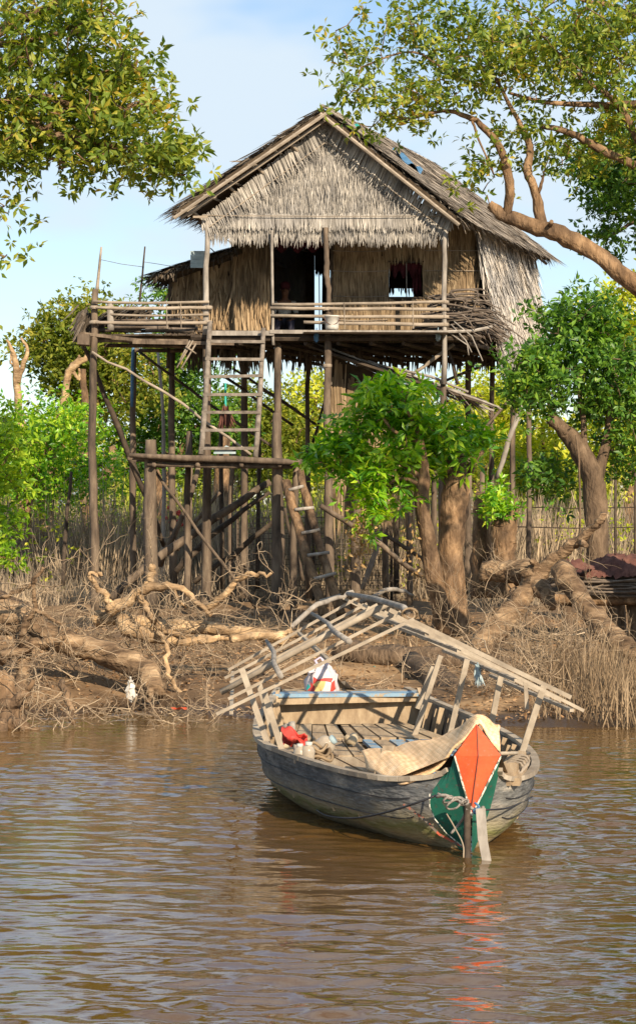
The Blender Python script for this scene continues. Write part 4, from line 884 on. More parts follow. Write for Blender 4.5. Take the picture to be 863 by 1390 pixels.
bg_ = thing('plastic_bag', P(437, 946, 19.25), 'knotted plastic carrier bag with red and teal print on the boat stern', 'bag')
c = P(437, 928, 19.25); th = np.linspace(.05, np.pi - .02, 14); ph = np.linspace(0, 2*np.pi, 18, endpoint=False)
rr = np.interp(th, [0, .5, 1.2, 2.2, np.pi], [.02, .06, .13, .16, .08])
G = np.stack([np.outer(rr, np.cos(ph)), np.outer(rr * .7, np.sin(ph)), np.outer(np.cos(th) * .17, np.ones(18))], -1) * (1 + .12 * np.sin(ph * 5)[None, :, None] * np.sin(th)[:, None, None]) + rng.normal(0, .014, (14, 18, 3))
g = MB(); mi = []; g.grid(c + G, closed=True)
def bagcol(i, j): return 1 if (i == 5 and 12 <= j <= 14) or (i in (6, 7) and j in (11, 15)) or (i == 8 and j in (10, 16, 12)) else (2 if (i, j) in ((9, 10), (9, 11), (8, 11), (9, 15), (7, 10)) else (3 if i in (6, 7) and j in (12, 13) else 0))
g.QM = [np.array([bagcol(i, j) for i in range(13) for j in range(18)])]
g.build('body', [plain('bag plastic', [(.42, .36, .37), (.62, .56, .57)], .35), M['red'], M['teal'], plain('yellow print', [(.45, .33, .12), (.55, .42, .18)])], bg_)
g = MB(); g.tube([c + A(-.02, 0, .14), c + A(-.06, 0, .2), c + A(-.01, 0, .23), c + A(.03, 0, .16)], .014, 6); g.tube([c + A(.01, 0, .14), c + A(.06, 0, .19), c + A(.03, 0, .22)], .012, 6); g.build('knotted_handle', plain('bag handle', [(.5, .4, .5), (.65, .55, .65)], .4), bg_)
g = F_(); c = P(463, 945, 19.3); u = np.linspace(0, 1, 8); g.add(sum([[c + A(-.09 + .30 * a, -.02 + .1 * b_, max(0, .19 * (1 - a) + .02 * math.sin(a * 17 + b_ * 5)) * (1 - b_ * .6) + .01) for a in u] for b_ in (0, .5, 1)], []), Q=[(i*8+j, i*8+j+1, i*8+j+9, i*8+j+8) for i in range(2) for j in range(7)])
lab(g.build('grey_rag', M['greywood']), 'stiff grey rag slumped beside the plastic bag on the stern', 'rag')
g = MB(); G = []
c = P(392, 1018, 15.75)
for a in np.linspace(0, 1, 9): G.append([c + A(-.05 + .18 * b_, .05 * math.sin(a * 7 + b_ * 3), .03 + .15 * a - .1 * b_ * a + .02 * math.sin(b_ * 11 + a * 4)) for b_ in np.linspace(0, 1, 9)])
g.grid(np.array(G)); o = g.build('red_cloth', M['red']); o.modifiers.new('thick', 'SOLIDIFY').thickness = .01; lab(o, 'crumpled red cloth by the left gunwale of the boat', 'cloth')
M['jar'] = plain('cloudy plastic', [(.25, .21, .16), (.40, .35, .28)], .3); M['jug'] = plain('cream plastic', [(.33, .27, .18), (.48, .40, .28)], .4)
def pot(px, py, D, r, h, m, lb, nm='jar', lid='white', tilt=(0, 0)):
    t = thing(nm, P(px, py, D), lb, nm); t.rotation_euler = (tilt[0], tilt[1], 0); c = P(px, py, D)
    g = MB(); g.lathe(c, [(0, 0), (r * .9, .002), (r, h * .12), (r, h * .68), (r * .7, h * .84), (r * .42, h * .9), (r * .42, h)], 14); g.build('body', M[m], t)
    g = MB(); g.lathe(c, [(r * .48, h * .92), (r * .5, h * 1.06), (0, h * 1.07)], 12); g.build('lid', M[lid], t)
pot(383, 1016, 16.3, .055, .15, 'jug', 'round cream jug standing behind the red cloth in the boat', 'jug', 'jug')
pot(407, 1037, 15.3, .045, .13, 'jar', 'leftmost cloudy jar by the gunwale in front of the red cloth', 'jar', 'white')
pot(416, 1038, 15.3, .05, .15, 'jar', 'cloudy jar with a white lid at the right of the leftmost jar in the boat', 'jar', 'white', (.1, .1))
pot(431, 1020, 15.9, .07, .15, 'jar', 'widest clear jar lying tilted right of the red cloth', 'jar', 'blueboard', (.3, .9))
g = MB()
for k in range(3):
    c = P(430, 1028 - 3 * k, 15.6); th = np.linspace(0, 7, 26); g.tube(np.stack([c[0] + (.11 - .02 * k) * np.cos(th), c[1] + .12 * np.sin(th), c[2] + .02 * k + .02 * np.sin(th * 3 + k)], 1), .012, 5)
lab(g.build('rope_coil', M['drygrass']), 'tangled coil of tan rope on the boat floor beside the jars', 'rope')
g = MB(); wood(g, [(405, 1030, 15.6, 8), (398, 1000, 15.9, 8), (396, 982, 16.0, 10)], n=7, rough=.15); g.tube([P(396, 984, 16.0), P(380, 990, 16.1)], .022, 6); lab(g.build('forked_stick', M['greywood']), 'dark forked stick standing upright by the red cloth in the boat', 'stick')
g = MB(); wood(g, [(420, 1012, 16, 4), (445, 1022, 15.7, 4), (458, 1026, 15.6, 4)], n=6); lab(g.build('stick', M['stick']), 'thin brown stick lying across the boat floor right of the jars', 'stick')
g = MB(); g.tube([P(473, 1005, 17.0), P(480, 1000, 17.1), P(478, 1006, 16.9)], .04, 7, .3); lab(g.build('yellow_lump', M['jug']), 'small cream lump on the floorboards in the middle of the boat', 'sponge')
g = MB(); wood(g, [(634, 1090, 13.62, 9), (634, 1120, 13.6, 10), (634, 1170, 13.55, 10), (634, 1215, 13.5, 10)], n=7, rough=.1); lab(g.build('mooring_stake', M['darkwood']), 'dark wooden stake standing in the water against the bow', 'stake')
g = F_(); g.beam(P(652, 1098, 13.55), P(655, 1142, 13.5), .060, .02, up=(0, 1, 0)); g.beam(P(655, 1140, 13.5), P(666, 1200, 13.42), .056, .02, up=(0, 1, 0)); lab(g.build('board', M['greywood']), 'pale narrow board hanging from the bow rope into the water', 'board')
M['rope'] = mat('pale rope', [(.13, .115, .10), (.30, .27, .24)], 40, bump=.5)
g = MB()
for a in ([(592, 1082), (604, 1080), (618, 1086), (634, 1094), (650, 1103), (656, 1096)], [(594, 1078), (610, 1084), (626, 1084), (640, 1098), (652, 1098)]):
    g.tube(smooth_path([P(x, y, 13.66 - .04 * (k % 2)) for k, (x, y) in enumerate(a)], 4), .011, 5)
for px, py, r in ((608, 1086, .03), (615, 1093, .042), (630, 1090, .026)):
    c = P(px, py, 13.62); th = np.linspace(0, 6.6, 16); g.tube(np.stack([c[0] + r * np.cos(th), c[1] + .02 * np.sin(2 * th), c[2] + r * .7 * np.sin(th + .5)], 1), .007, 5)
g.tube(smooth_path([P(634, 1098, 13.6), P(628, 1112, 13.66), P(622, 1120, 13.7), P(612, 1132, 13.7)], 4), .009, 5)
lab(g.build('bow_rope', M['rope']), 'pale looped rope knotted across the green and orange bow', 'rope')
g = MB(); g.tube(smooth_path([P(644, 1090, 13.6), P(650, 1096, 13.58), P(642, 1102, 13.6), P(654, 1108, 13.58)], 4), .008, 5); lab(g.build('rope', M['blue']), 'short blue cord tied over the bow rope beside the hanging board', 'cord')
g = MB(); g.tube(smooth_path([P(592, 1080, 13.7), P(560, 1092, 13.75), P(520, 1104, 14.0), P(480, 1111, 14.4), P(445, 1108, 14.9), P(430, 1100, 15.2)], 4), .007, 4); lab(g.build('mooring_line', M['black']), 'thin dark mooring line sagging along the left side of the hull', 'rope')
g = MB(); g.tube(smooth_path([P(655, 1100, 13.6), P(690, 1097, 13.9), P(722, 1082, 14.6)], 4), .006, 4); lab(g.build('mooring_line', M['black']), 'thin dark line running from the bow rope round the right side of the hull', 'rope')
g = F_(); n = 40; g.blades(P(648, 905, 16.6) + rng.normal(0, .012, (n, 3)), A(0, 0, -1) + rng.normal(0, .16, (n, 3)), rng.uniform(.08, .15, n), .012, A(0, -1, 0) + rng.normal(0, .3, (n, 3)), 0); g.tube([P(648, 893, 16.6), P(648, 907, 16.6)], .005, 4)
lab(g.build('net_scrap', M['blueboard']), 'small pale blue net scrap hanging from the right roof slope of the boat', 'net')
g = MB(); wood(g, [(606, 1105, 13.6, 2), (616, 1122, 13.58, 2.2), (628, 1146, 13.5, 2.2), (629, 1165, 13.45, 2)], n=5); lab(g.build('straw_stalk', M['reed']), 'thin pale reed stalk leaning on the green bow paint', 'stalk')

# ------------------------------------------------------------------ seated person in the doorway
def skin_body(name, joints, bones, m, parent, sub=2):
    me = bpy.data.meshes.new(name); o0 = ORG[parent.name]
    me.from_pydata([tuple(np.array(j[:3]) - o0) for j in joints], bones, []); o = bpy.data.objects.new(name, me); COL.objects.link(o); o.parent = parent; ORG[o.name] = o0
    md = o.modifiers.new('skin', 'SKIN'); 
    for i, j in enumerate(joints): v = me.skin_vertices[0].data[i]; v.radius = (j[3], j[4] if len(j) > 4 else j[3]); v.use_root = (i == 0)
    s2 = o.modifiers.new('sub', 'SUBSURF'); s2.levels = sub; s2.render_levels = sub; me.materials.append(m); md.use_smooth_shade = True
    return o
px0 = (386 - XC) * 44.9 / F; yP = 44.9
per = thing('person', (px0, yP, FZ), 'person in a white shirt and red head scarf sitting in the dark doorway', 'person')
M['skin'] = plain('skin', [(.16, .075, .04), (.22, .11, .065)], .55); M['trouser'] = plain('dark trousers', [(.03, .03, .05), (.06, .06, .09)], .9)
z0 = FZ + .30; x0 = px0
J = [(x0, yP, z0 + .1, .13, .11), (x0, yP - .02, z0 + .3, .12, .1), (x0, yP - .03, z0 + .48, .15, .1), (x0 + .01, yP - .05, z0 + .60, .05), (x0 + .015, yP - .08, z0 + .70, .085, .095), (x0 + .015, yP - .09, z0 + .80, .08, .09),
     (x0 - .18, yP - .04, z0 + .50, .05), (x0 - .23, yP - .12, z0 + .26, .038), (x0 - .12, yP - .34, z0 + .14, .028), (x0 + .19, yP - .04, z0 + .50, .05), (x0 + .25, yP - .12, z0 + .26, .038), (x0 + .16, yP - .34, z0 + .13, .028),
     (x0 - .1, yP - .08, z0 + .06, .085), (x0 - .14, yP - .46, z0 + .08, .06), (x0 - .15, yP - .50, FZ + .08, .038), (x0 + .1, yP - .08, z0 + .06, .085), (x0 + .14, yP - .46, z0 + .08, .06), (x0 + .15, yP - .50, FZ + .08, .038), (x0 - .15, yP - .68, FZ + .05, .03), (x0 + .15, yP - .68, FZ + .05, .03),
     (x0 - .09, yP - .41, z0 + .14, .024), (x0 + .13, yP - .41, z0 + .13, .024)]
Bn = [(0, 1), (1, 2), (2, 3), (3, 4), (4, 5), (2, 6), (6, 7), (7, 8), (2, 9), (9, 10), (10, 11), (0, 12), (12, 13), (13, 14), (0, 15), (15, 16), (16, 17), (14, 18), (17, 19), (8, 20), (11, 21)]
skin_body('body', J, Bn, M['skin'], per)
sh_ = [0, 1, 2, 6, 7, 9, 10]; skin_body('shirt', [(J[i][0], J[i][1], J[i][2] + (.02 if i < 3 else 0), J[i][3] + .016, (J[i][4] if len(J[i]) > 4 else J[i][3]) + .018) for i in sh_], [(0, 1), (1, 2), (2, 3), (3, 4), (2, 5), (5, 6)], M['white'], per)
tr_ = [0, 12, 13, 14, 15, 16, 17]; skin_body('trousers', [(J[i][0], J[i][1], J[i][2], J[i][3] + .015) for i in tr_], [(0, 1), (1, 2), (2, 3), (0, 4), (4, 5), (5, 6)], M['trouser'], per)
hc = A(x0 + .015, yP - .085, z0 + .80)
g = MB(); g.sphere(hc + A(0, .015, .045), .108, 10, sc_=(1, 1.05, .92)); g.sphere(hc + A(.03, .12, 0), .05, 7); g.build('head_scarf', M['redcloth'], per)
g = MB(); g.sphere(hc + A(0, -.10, -.04), .018, 6, sc_=(.8, 1, 1.4)); g.sphere(hc + A(-.095, 0, -.03), .022, 6, sc_=(.4, .8, 1.2)); g.sphere(hc + A(.095, 0, -.03), .022, 6, sc_=(.4, .8, 1.2)); g.build('nose_and_ears', M['skin'], per)
for s_ in (-1, 1):
    g = MB(); g.sphere(hc + A(.033 * s_, -.085, -.01), .010, 6); g.build('eye', M['black'], per)
    hand = J[20] if s_ < 0 else J[21]; g = MB()
    for k, ln in enumerate((.065, .075, .07, .055)):
        b0 = A(hand[0] + (.015 * k - .022), hand[1] - .02, hand[2]); g.tube([b0, b0 + A(0, -ln * .55, -.005), b0 + A(0, -ln * .8, -.035)], [.010, .009, .007], 6)
    b0 = A(hand[0] - .03 * s_, hand[1] + .02, hand[2]); g.tube([b0, b0 + A(-.03 * s_, -.03, -.008), b0 + A(-.03 * s_, -.06, -.02)], [.011, .010, .008], 6); g.build('fingers', M['skin'], per)
g = F_(); g.beam(hc + A(-.022, -.09, -.075), hc + A(.022, -.09, -.075), .008, .008); g.build('mouth', M['redcloth'], per)
sto = thing('stool', (px0, yP, FZ), 'low wooden stool under the seated person in the doorway', 'stool')
g = F_(); g.box(A(px0, yP + .02, FZ + .26), (.4, .3, .03)); g.build('seat', M['darkwood'], sto)
for sx in (-1, 1):
    for sy in (-1, 1): g = F_(); g.beam(A(px0 + .15 * sx, yP + .02 + .11 * sy, FZ), A(px0 + .15 * sx, yP + .02 + .11 * sy, FZ + .25), .035, .035, up=(0, 1, 0)); g.build('leg', M['darkwood'], sto)
# ------------------------------------------------------------------ overhanging trees at the shore
cl = ellipsoids([(40, 60, 25, 120, 95, 1.2, 95), (150, 150, 25, 85, 60, 1.0, 60), (60, 170, 25.3, 100, 50, 1.2, 55), (222, 215, 24.6, 52, 30, .6, 32), (125, 215, 25, 60, 28, .8, 22),
                 (20, 215, 25.2, 40, 35, .8, 20), (165, 95, 25, 40, 40, .8, 22), (120, 20, 25, 55, 40, .9, 24), (0, 285, 25, 12, 12, .3, 3), (10, 348, 25, 9, 5, .2, 2), (-60, 120, 25.5, 90, 160, 1.3, 60)])
tree('leaning_tree', 'olive leaved tree reaching over the water from the left edge of the photo', 'tree',
     [[(-330, 1000, 25.5, 90), (-280, 700, 25.5, 75), (-200, 400, 25.5, 60), (-90, 200, 25.3, 40), (10, 140, 25.1, 20), (60, 178, 25, 13), (120, 190, 25, 9), (190, 205, 24.8, 5), (240, 218, 24.7, 3)],
      [(-90, 200, 25.3, 26), (-20, 60, 25.2, 18), (60, 10, 25, 10), (120, -20, 25, 6)], [(10, 140, 25.1, 12), (60, 130, 25, 9), (120, 150, 24.9, 6), (200, 140, 24.8, 3)],
      [(-60, 220, 25.3, 16), (10, 185, 25.3, 9), (60, 210, 25.2, 6), (100, 225, 25.1, 3)], [(0, 60, 25.1, 9), (60, 50, 25, 7), (110, 30, 25, 4)], [(-90, 200, 25.3, 16), (-30, 270, 25.2, 8), (0, 282, 25.1, 4)], [(-90, 250, 25.3, 12), (-30, 330, 25.2, 7), (5, 348, 25.1, 3)],
      [(60, 178, 25, 8), (90, 150, 25, 6), (130, 120, 25, 4), (165, 90, 25, 3)]],
     cl, P(-330, 1000, 25.5), .17, 6, 7, .13, .048, M['leafA'], M['bark'], up=.5, droop=.15, twr=.010)
cl = ellipsoids([(500, 60, 26.6, 50, 55, .8, 16), (490, 140, 26.4, 30, 38, .5, 13), (560, 130, 26.5, 55, 45, .8, 22), (590, 40, 26.6, 70, 45, 1, 34), (680, 60, 26.8, 80, 60, 1.3, 58), (620, 115, 26.6, 55, 35, .9, 20),
                 (780, 70, 27, 90, 80, 1.5, 95), (840, 180, 27.6, 50, 60, 1.0, 34), (850, 30, 27, 60, 60, 1.2, 40), (700, 175, 26.8, 40, 20, .7, 8), (650, 235, 27, 24, 30, .4, 9), (760, 200, 27.3, 50, 28, .8, 17), (960, 120, 27, 90, 160, 1.5, 70)])
rt = [[(1190, 960, 27.5, 100), (1130, 740, 27.5, 80), (1050, 560, 27.3, 60), (960, 450, 27.2, 46), (863, 386, 27, 27), (810, 345, 27, 25), (760, 318, 27, 23), (715, 303, 27, 21), (684, 292, 27, 18), (664, 277, 27, 13)],
      [(686, 292, 27, 14), (692, 262, 26.9, 13), (686, 220, 26.8, 12), (668, 185, 26.7, 10), (640, 160, 26.6, 8), (600, 150, 26.5, 5), (545, 165, 26.4, 3)],
      [(735, 308, 27, 16), (729, 268, 27, 13), (716, 232, 26.9, 12), (719, 200, 26.9, 10), (706, 168, 26.8, 7), (680, 120, 26.7, 5), (650, 60, 26.7, 3)], [(727, 268, 27, 7), (736, 245, 26.9, 4), (738, 232, 26.9, 2)],
      [(960, 300, 27.2, 30), (900, 245, 27.1, 17), (863, 224, 27, 13), (820, 205, 27, 11), (775, 180, 26.9, 9), (735, 170, 26.8, 7)], [(870, 200, 27, 12), (845, 150, 27, 10), (820, 125, 26.9, 8), (785, 100, 26.8, 5), (720, 30, 26.7, 3)],
      [(980, 200, 27.2, 24), (900, 145, 27.2, 12), (820, 142, 27.1, 9), (740, 138, 27, 6), (690, 125, 26.9, 4)], [(1000, 500, 27.2, 40), (1050, 260, 27.2, 30), (960, 80, 27, 18), (860, 20, 27, 9), (760, -10, 27, 4)],
      [(680, 120, 26.7, 5), (620, 105, 26.6, 4), (560, 70, 26.5, 3), (490, 90, 26.4, 2)], [(640, 160, 26.6, 4), (650, 190, 26.6, 3), (672, 240, 26.8, 2)], [(745, 310, 27, 7), (748, 300, 26.8, 6)]]
tree('overhanging_tree', 'large tree with a thick bare limb bending in from the right edge beside the roof', 'tree', rt, cl, P(1190, 960, 27.5), .17, 6, 7, .11, .042, M['leafA'], M['bark'], up=.4, droop=.2, twr=.0065)
cl = ellipsoids([(835, 250, 30, 40, 55, 1.0, 40), (862, 190, 30, 50, 60, 1.2, 34), (800, 225, 30, 28, 24, .8, 12), (900, 250, 30, 50, 80, 1.2, 36), (818, 320, 30, 20, 18, .5, 8)])
tree('dark_leaved_tree', 'darker leaved tree hanging behind the thick bare limb at the right edge', 'tree', [[(1080, 900, 30, 60), (1000, 560, 30, 45), (930, 330, 30, 28), (880, 230, 30, 12), (830, 200, 30, 6)], [(930, 330, 30, 12), (870, 300, 30, 7), (830, 320, 30, 3)]],
     cl, P(1080, 900, 30), .17, 10, 7, .11, .045, M['leafB'], M['darkbark'], twr=.007)

# ------------------------------------------------------------------ small tree in front of the house
cl = ellipsoids([(540, 560, 33.6, 62, 42, .7, 44), (520, 535, 33.4, 40, 26, .5, 18), (590, 590, 34.2, 66, 34, .8, 36), (455, 620, 33.6, 42, 26, .5, 24), (510, 640, 33.3, 45, 32, .6, 26), (600, 620, 34, 55, 32, .7, 20), (560, 600, 33.6, 80, 52, .8, 26),
                 (505, 690, 33.3, 20, 30, .4, 13), (470, 590, 33.7, 35, 30, .5, 16), (640, 600, 34.4, 26, 26, .4, 10), (545, 665, 33.6, 20, 26, .4, 8)])
tree('broad_leaved_tree', 'small bright green tree with two bare trunks standing right in front of the house', 'tree',
     [[(612, 868, 33.8, 52), (611, 790, 33.8, 42), (613, 720, 33.8, 36), (618, 665, 33.9, 40), (620, 640, 33.9, 30), (615, 600, 34, 16), (600, 560, 34, 8)], [(604, 858, 33.5, 26), (592, 800, 33.4, 24), (580, 730, 33.3, 22), (572, 680, 33.3, 20), (576, 640, 33.3, 14), (568, 590, 33.3, 9), (550, 550, 33.3, 5)],
      [(622, 650, 33.9, 16), (640, 632, 34, 12), (655, 612, 34.1, 6)], [(574, 650, 33.3, 9), (530, 620, 33.3, 6), (480, 610, 33.4, 4)], [(570, 600, 33.3, 7), (535, 585, 33.3, 5), (510, 550, 33.3, 3)], [(576, 660, 33.3, 6), (540, 650, 33.3, 5), (510, 680, 33.3, 3), (494, 730, 33.3, 2)]],
     cl, P(612, 868, 33.8), .13, 4, 8, .20, .062, M['leafC'], M['bark'], up=.8, droop=.35, twr=.008)
g = F_(); n = 130; C = P(488, 728, 33.2) + rng.normal(0, 1, (n, 3)) * A(.10, .06, .22); g.leaves(C, rng.normal(0, 1, (n, 3)) - A(0, 0, .9), rng.normal(0, 1, (n, 3)), rng.uniform(.06, .12, n), .05)
C = P(560, 745, 33.2) + rng.normal(0, 1, (40, 3)) * A(.08, .05, .25); g.leaves(C, rng.normal(0, 1, (40, 3)) - A(0, 0, .9), rng.normal(0, 1, (40, 3)), .08, .04)
g.tube([P(494, 700, 33.2), P(488, 760, 33.2)], .008, 4); lab(g.build('withered_leaves', M['deadleaf']), 'withered yellow leaves dangling under the left side of the small bright tree', 'leaves')
# right middle tree
cl = ellipsoids([(780, 440, 38.5, 62, 44, 1.1, 62), (745, 510, 38, 52, 36, 1, 44), (825, 500, 38.5, 55, 50, 1.2, 52), (715, 535, 37.5, 30, 18, .6, 12), (815, 545, 38.3, 50, 28, .8, 24), (855, 600, 38.4, 24, 60, 1, 20), (745, 655, 38.8, 34, 30, .6, 16), (900, 540, 38.5, 50, 80, 1.2, 34), (700, 500, 37.6, 18, 16, .4, 6)])
tree('spreading_tree', 'leafy dark green tree with a thick forked trunk right of the house', 'tree',
     [[(812, 790, 38, 36), (810, 720, 38, 32), (806, 660, 38, 30), (795, 625, 38, 28), (775, 595, 38, 24), (752, 572, 37.9, 19), (745, 566, 37.9, 15)], [(806, 660, 38, 22), (822, 600, 38.2, 12), (830, 520, 38.3, 7), (820, 450, 38.4, 4)], [(795, 625, 38, 11), (790, 560, 38.1, 7), (780, 480, 38.3, 5), (775, 430, 38.4, 3)],
      [(760, 580, 38, 9), (740, 540, 37.9, 5), (720, 520, 37.8, 3)], [(788, 770, 37.6, 3), (786, 640, 37.6, 3), (782, 590, 37.7, 3)]],
     cl, P(812, 790, 38), .22, 8, 7, .15, .06, M['leafB'], M['darkbark'], twr=.009)
# shrub at the left edge
cl = ellipsoids([(0, 590, 31, 40, 40, .7, 26), (10, 650, 31, 40, 34, .7, 28), (25, 600, 31, 30, 20, .5, 10), (8, 715, 31, 22, 26, .5, 14), (10, 758, 30.6, 20, 12, .3, 8), (-60, 660, 31, 60, 90, .9, 34)])
tree('shoreline_shrub', 'yellow green leafy shrub leaning in at the left edge above the mud', 'shrub', [[(-120, 890, 31, 22), (-90, 780, 31, 16), (-40, 690, 31, 10), (10, 620, 31, 5)], [(-90, 780, 31, 10), (-40, 765, 31, 5), (5, 758, 30.8, 3)]],
     cl, P(-120, 890, 31), .13, 4, 7, .13, .05, M['leafS'], M['bark'], twr=.006)

# ------------------------------------------------------------------ trees and scrub beyond the house
def bush(label, name, cat, spec, mleaf, D, bx_, L=.16, nros=13, R=.36, trunk=14, group=None, m='bark', nleaf=6):
    cl = ellipsoids(spec); s = spec[0]
    yb = 700 + (HC - .3) * F / D
    lim = [[(bx_, yb + 4, D, trunk * 1.4), (bx_ + 4, yb - 40, D, trunk), (s[0] * .5 + bx_ * .5, (s[1] + yb) / 2, D, trunk * .8), (s[0], s[1] + s[4] * .2, D, trunk * .35), (s[0] - 5, s[1] - s[4] * .6, D, 3)]]
    for q in spec[1:4]: lim.append([(s[0] * .5 + bx_ * .5, (s[1] + yb) / 2, D, trunk * .5), ((s[0] + q[0]) / 2, (s[1] + q[1]) / 2 + 25, D, trunk * .4), (q[0], q[1], q[2], 3)])
    return tree(name, label, cat, lim, cl, P(bx_, yb, D), R, nros, nleaf, L, L * .42, mleaf, M[m], twr=.018, up=.5, group=group, tn=3)
FT = [
 ('rounded olive tree rising behind the empty outer end of the side deck', 'domed_tree', 'tree', [(110, 480, 62, 68, 60, 1.6, 120), (125, 435, 62, 44, 28, 1.2, 40), (60, 470, 62, 28, 40, 1, 20), (170, 520, 62, 60, 60, 1.6, 50), (100, 570, 62, 50, 50, 1.5, 30)], 'leafF', 62, 118),
 ('dark green tree seen between the left stilts under the side deck', 'dense_tree', 'tree', [(225, 540, 65, 60, 70, 1.8, 80), (250, 470, 65, 50, 40, 1.5, 36), (290, 580, 65, 50, 50, 1.5, 40), (200, 620, 65, 60, 40, 1.5, 30), (228, 405, 66, 26, 18, .8, 10)], 'leafB', 65, 232),
 ('green tree seen through the ladder and stilts', 'dense_tree', 'tree', [(330, 570, 68, 50, 60, 1.6, 56), (380, 600, 68, 50, 50, 1.6, 44), (310, 640, 68, 60, 40, 1.6, 32)], 'leafF', 68, 330),
 ('low yellow green tree left of the leafy shelter wall', 'scrubby_tree', 'tree', [(415, 580, 70, 48, 52, 1.6, 50), (430, 530, 70, 34, 22, 1.2, 14), (400, 640, 70, 60, 30, 1.5, 26)], 'leafY', 70, 415),
 ('tree mostly hidden behind the thatched shelter under the floor', 'scrubby_tree', 'tree', [(510, 600, 72, 60, 60, 1.6, 46), (560, 560, 72, 50, 40, 1.5, 24), (540, 640, 72, 70, 30, 1.5, 20)], 'leafF', 72, 520),
 ('pale yellow green tree seen between the right stilts', 'airy_tree', 'tree', [(640, 570, 66, 60, 60, 1.8, 50), (680, 540, 66, 50, 50, 1.6, 34), (610, 620, 66, 70, 50, 1.6, 34), (690, 620, 66, 50, 50, 1.6, 30)], 'leafY', 66, 655),
 ('pale bushy tree between the right wall of the house and the dark tree', 'airy_tree', 'tree', [(740, 620, 62, 40, 60, 1.5, 44), (700, 640, 62, 40, 40, 1.3, 24), (770, 660, 62, 50, 30, 1.4, 22)], 'leafY', 62, 735),
 ('tall pale yellow tree at the right edge behind the dark green tree', 'pale_tree', 'tree', [(855, 450, 56, 50, 50, 1.5, 44), (845, 400, 56, 26, 18, 1, 10), (850, 560, 56, 60, 60, 1.6, 44), (840, 640, 56, 60, 40, 1.5, 32), (900, 500, 56, 50, 90, 1.5, 30)], 'leafY', 56, 850),
 ('bright green bush at the left edge behind the pruned forked tree', 'leafy_bush', 'bush', [(30, 600, 50, 50, 44, 1.2, 44), (90, 580, 50, 40, 34, 1.2, 30), (60, 660, 50, 50, 26, 1.2, 24), (-20, 620, 50, 50, 70, 1.2, 34), (130, 640, 52, 40, 34, 1.2, 22)], 'leafC', 50, 45)]
for lb, nm, ct, sp, ml, D, bx_ in FT: bush(lb, nm, ct, sp, M[ml], D, bx_, L=.19 if D > 54 else .14, trunk=16 if D > 54 else 10)
# rows of trees far away closing the gaps
far = np.random.default_rng(3)
for k in range(17):
    px = -120 + k * 70 + far.uniform(-20, 20); D = far.uniform(84, 96); top = far.uniform(570, 600)
    lim = [(px, (top + 690) / 2, D, 56, (690 - top) / 2, 2.4, 46), (px + 15, top + 22, D, 34, 24, 1.5, 16)]
    bush('distant low tree in the pale green row beyond the reeds', 'distant_tree', 'tree', lim, M['leafF' if k % 3 else 'leafY'], D, px, L=.24, nros=12, R=.55, trunk=8, group='distant trees beyond the reeds', nleaf=5)
# pruned bare trunks
def snag(name, label, ctls, m='drift', cat='tree trunk', sprout=None, ml='leafC'):
    t = thing(name, P(ctls[0][0][0], ctls[0][0][1], ctls[0][0][2]), label, cat)
    for i, c in enumerate(ctls):
        g = MB(); wood(g, c, n=10, k=5, rough=.1, wob=.01); g.build('trunk' if i == 0 else 'branch', M[m], t)
    if sprout: g = F_(); foliage(g, ellipsoids(sprout), .1, 4, 7, .13, .05, .7, .3); g.build('sprouts', M[ml], t)
snag('forked_snag', 'pale bare forked trunk pruned to stubs against the sky at far left', [[(60, 745, 52, 22), (55, 680, 52, 18), (40, 610, 52, 14), (26, 560, 52, 11), (22, 500, 52, 9), (18, 480, 52, 7), (10, 462, 52, 3)], [(24, 520, 52, 8), (33, 490, 52, 6), (38, 474, 52, 5), (28, 458, 52, 3)], [(22, 500, 52, 4), (14, 490, 52, 3), (16, 470, 52, 2)], [(52, 640, 52, 10), (30, 625, 52, 7), (25, 600, 52, 4)]])
snag('leaning_snag', 'grey trunk with a pale cut top leaning behind the left corner stilt', [[(62, 745, 51, 18), (70, 620, 51, 14), (84, 560, 51, 12), (92, 510, 51, 10), (104, 494, 51, 10), (121, 482, 51, 7)], [(106, 492, 51, 5), (107, 482, 51, 3)], [(100, 505, 51, 6), (108, 515, 51, 4), (107, 500, 51, 3)]])
snag('sunlit_trunk', 'thick orange brown trunk standing in the reeds just right of the left corner stilt', [[(118, 745, 56, 18), (117, 640, 56, 14), (116, 560, 56, 11), (112, 500, 56, 8)], [(118, 660, 56, 12), (142, 645, 56, 13), (153, 625, 56, 12), (152, 606, 56, 9)]], 'bark')
snag('sunlit_trunk', 'broad orange trunk behind the landing and its ladder', [[(300, 745, 60, 26), (302, 690, 60, 26), (300, 640, 60, 22), (306, 590, 60, 14)], [(222, 745, 60, 14), (218, 680, 60, 14), (210, 640, 60, 12)]], 'bark')
snag('pollard_stump', 'tall narrow stump cut off flat, left one of the two behind the small tree', [[(656, 812, 36.5, 30), (654, 760, 36.5, 28), (653, 700, 36.5, 24), (655, 668, 36.5, 20)]], 'bark', 'stump')
snag('pollard_stump', 'wide round stump with green sprouts on top, right of the narrow stump', [[(684, 812, 36, 36), (684, 770, 36, 34), (683, 720, 36, 36), (682, 697, 36, 30)], [(692, 740, 35.9, 17), (694, 700, 36, 16), (695, 677, 36, 15)]], 'bark', 'stump', [(676, 690, 35.9, 18, 14, .25, 22), (672, 668, 35.9, 10, 14, .2, 8)])
def pole(label, ctl, m='post', name='pole'): g = MB(); wood(g, ctl, n=7, k=4, rough=.07, wob=.006); return lab(g.build(name, M[m]), label, 'pole')
pole('thin grey pole standing free in the reeds right of the house', [(717, 556, 44, 7), (718, 650, 44, 7), (716, 795, 44, 8)])
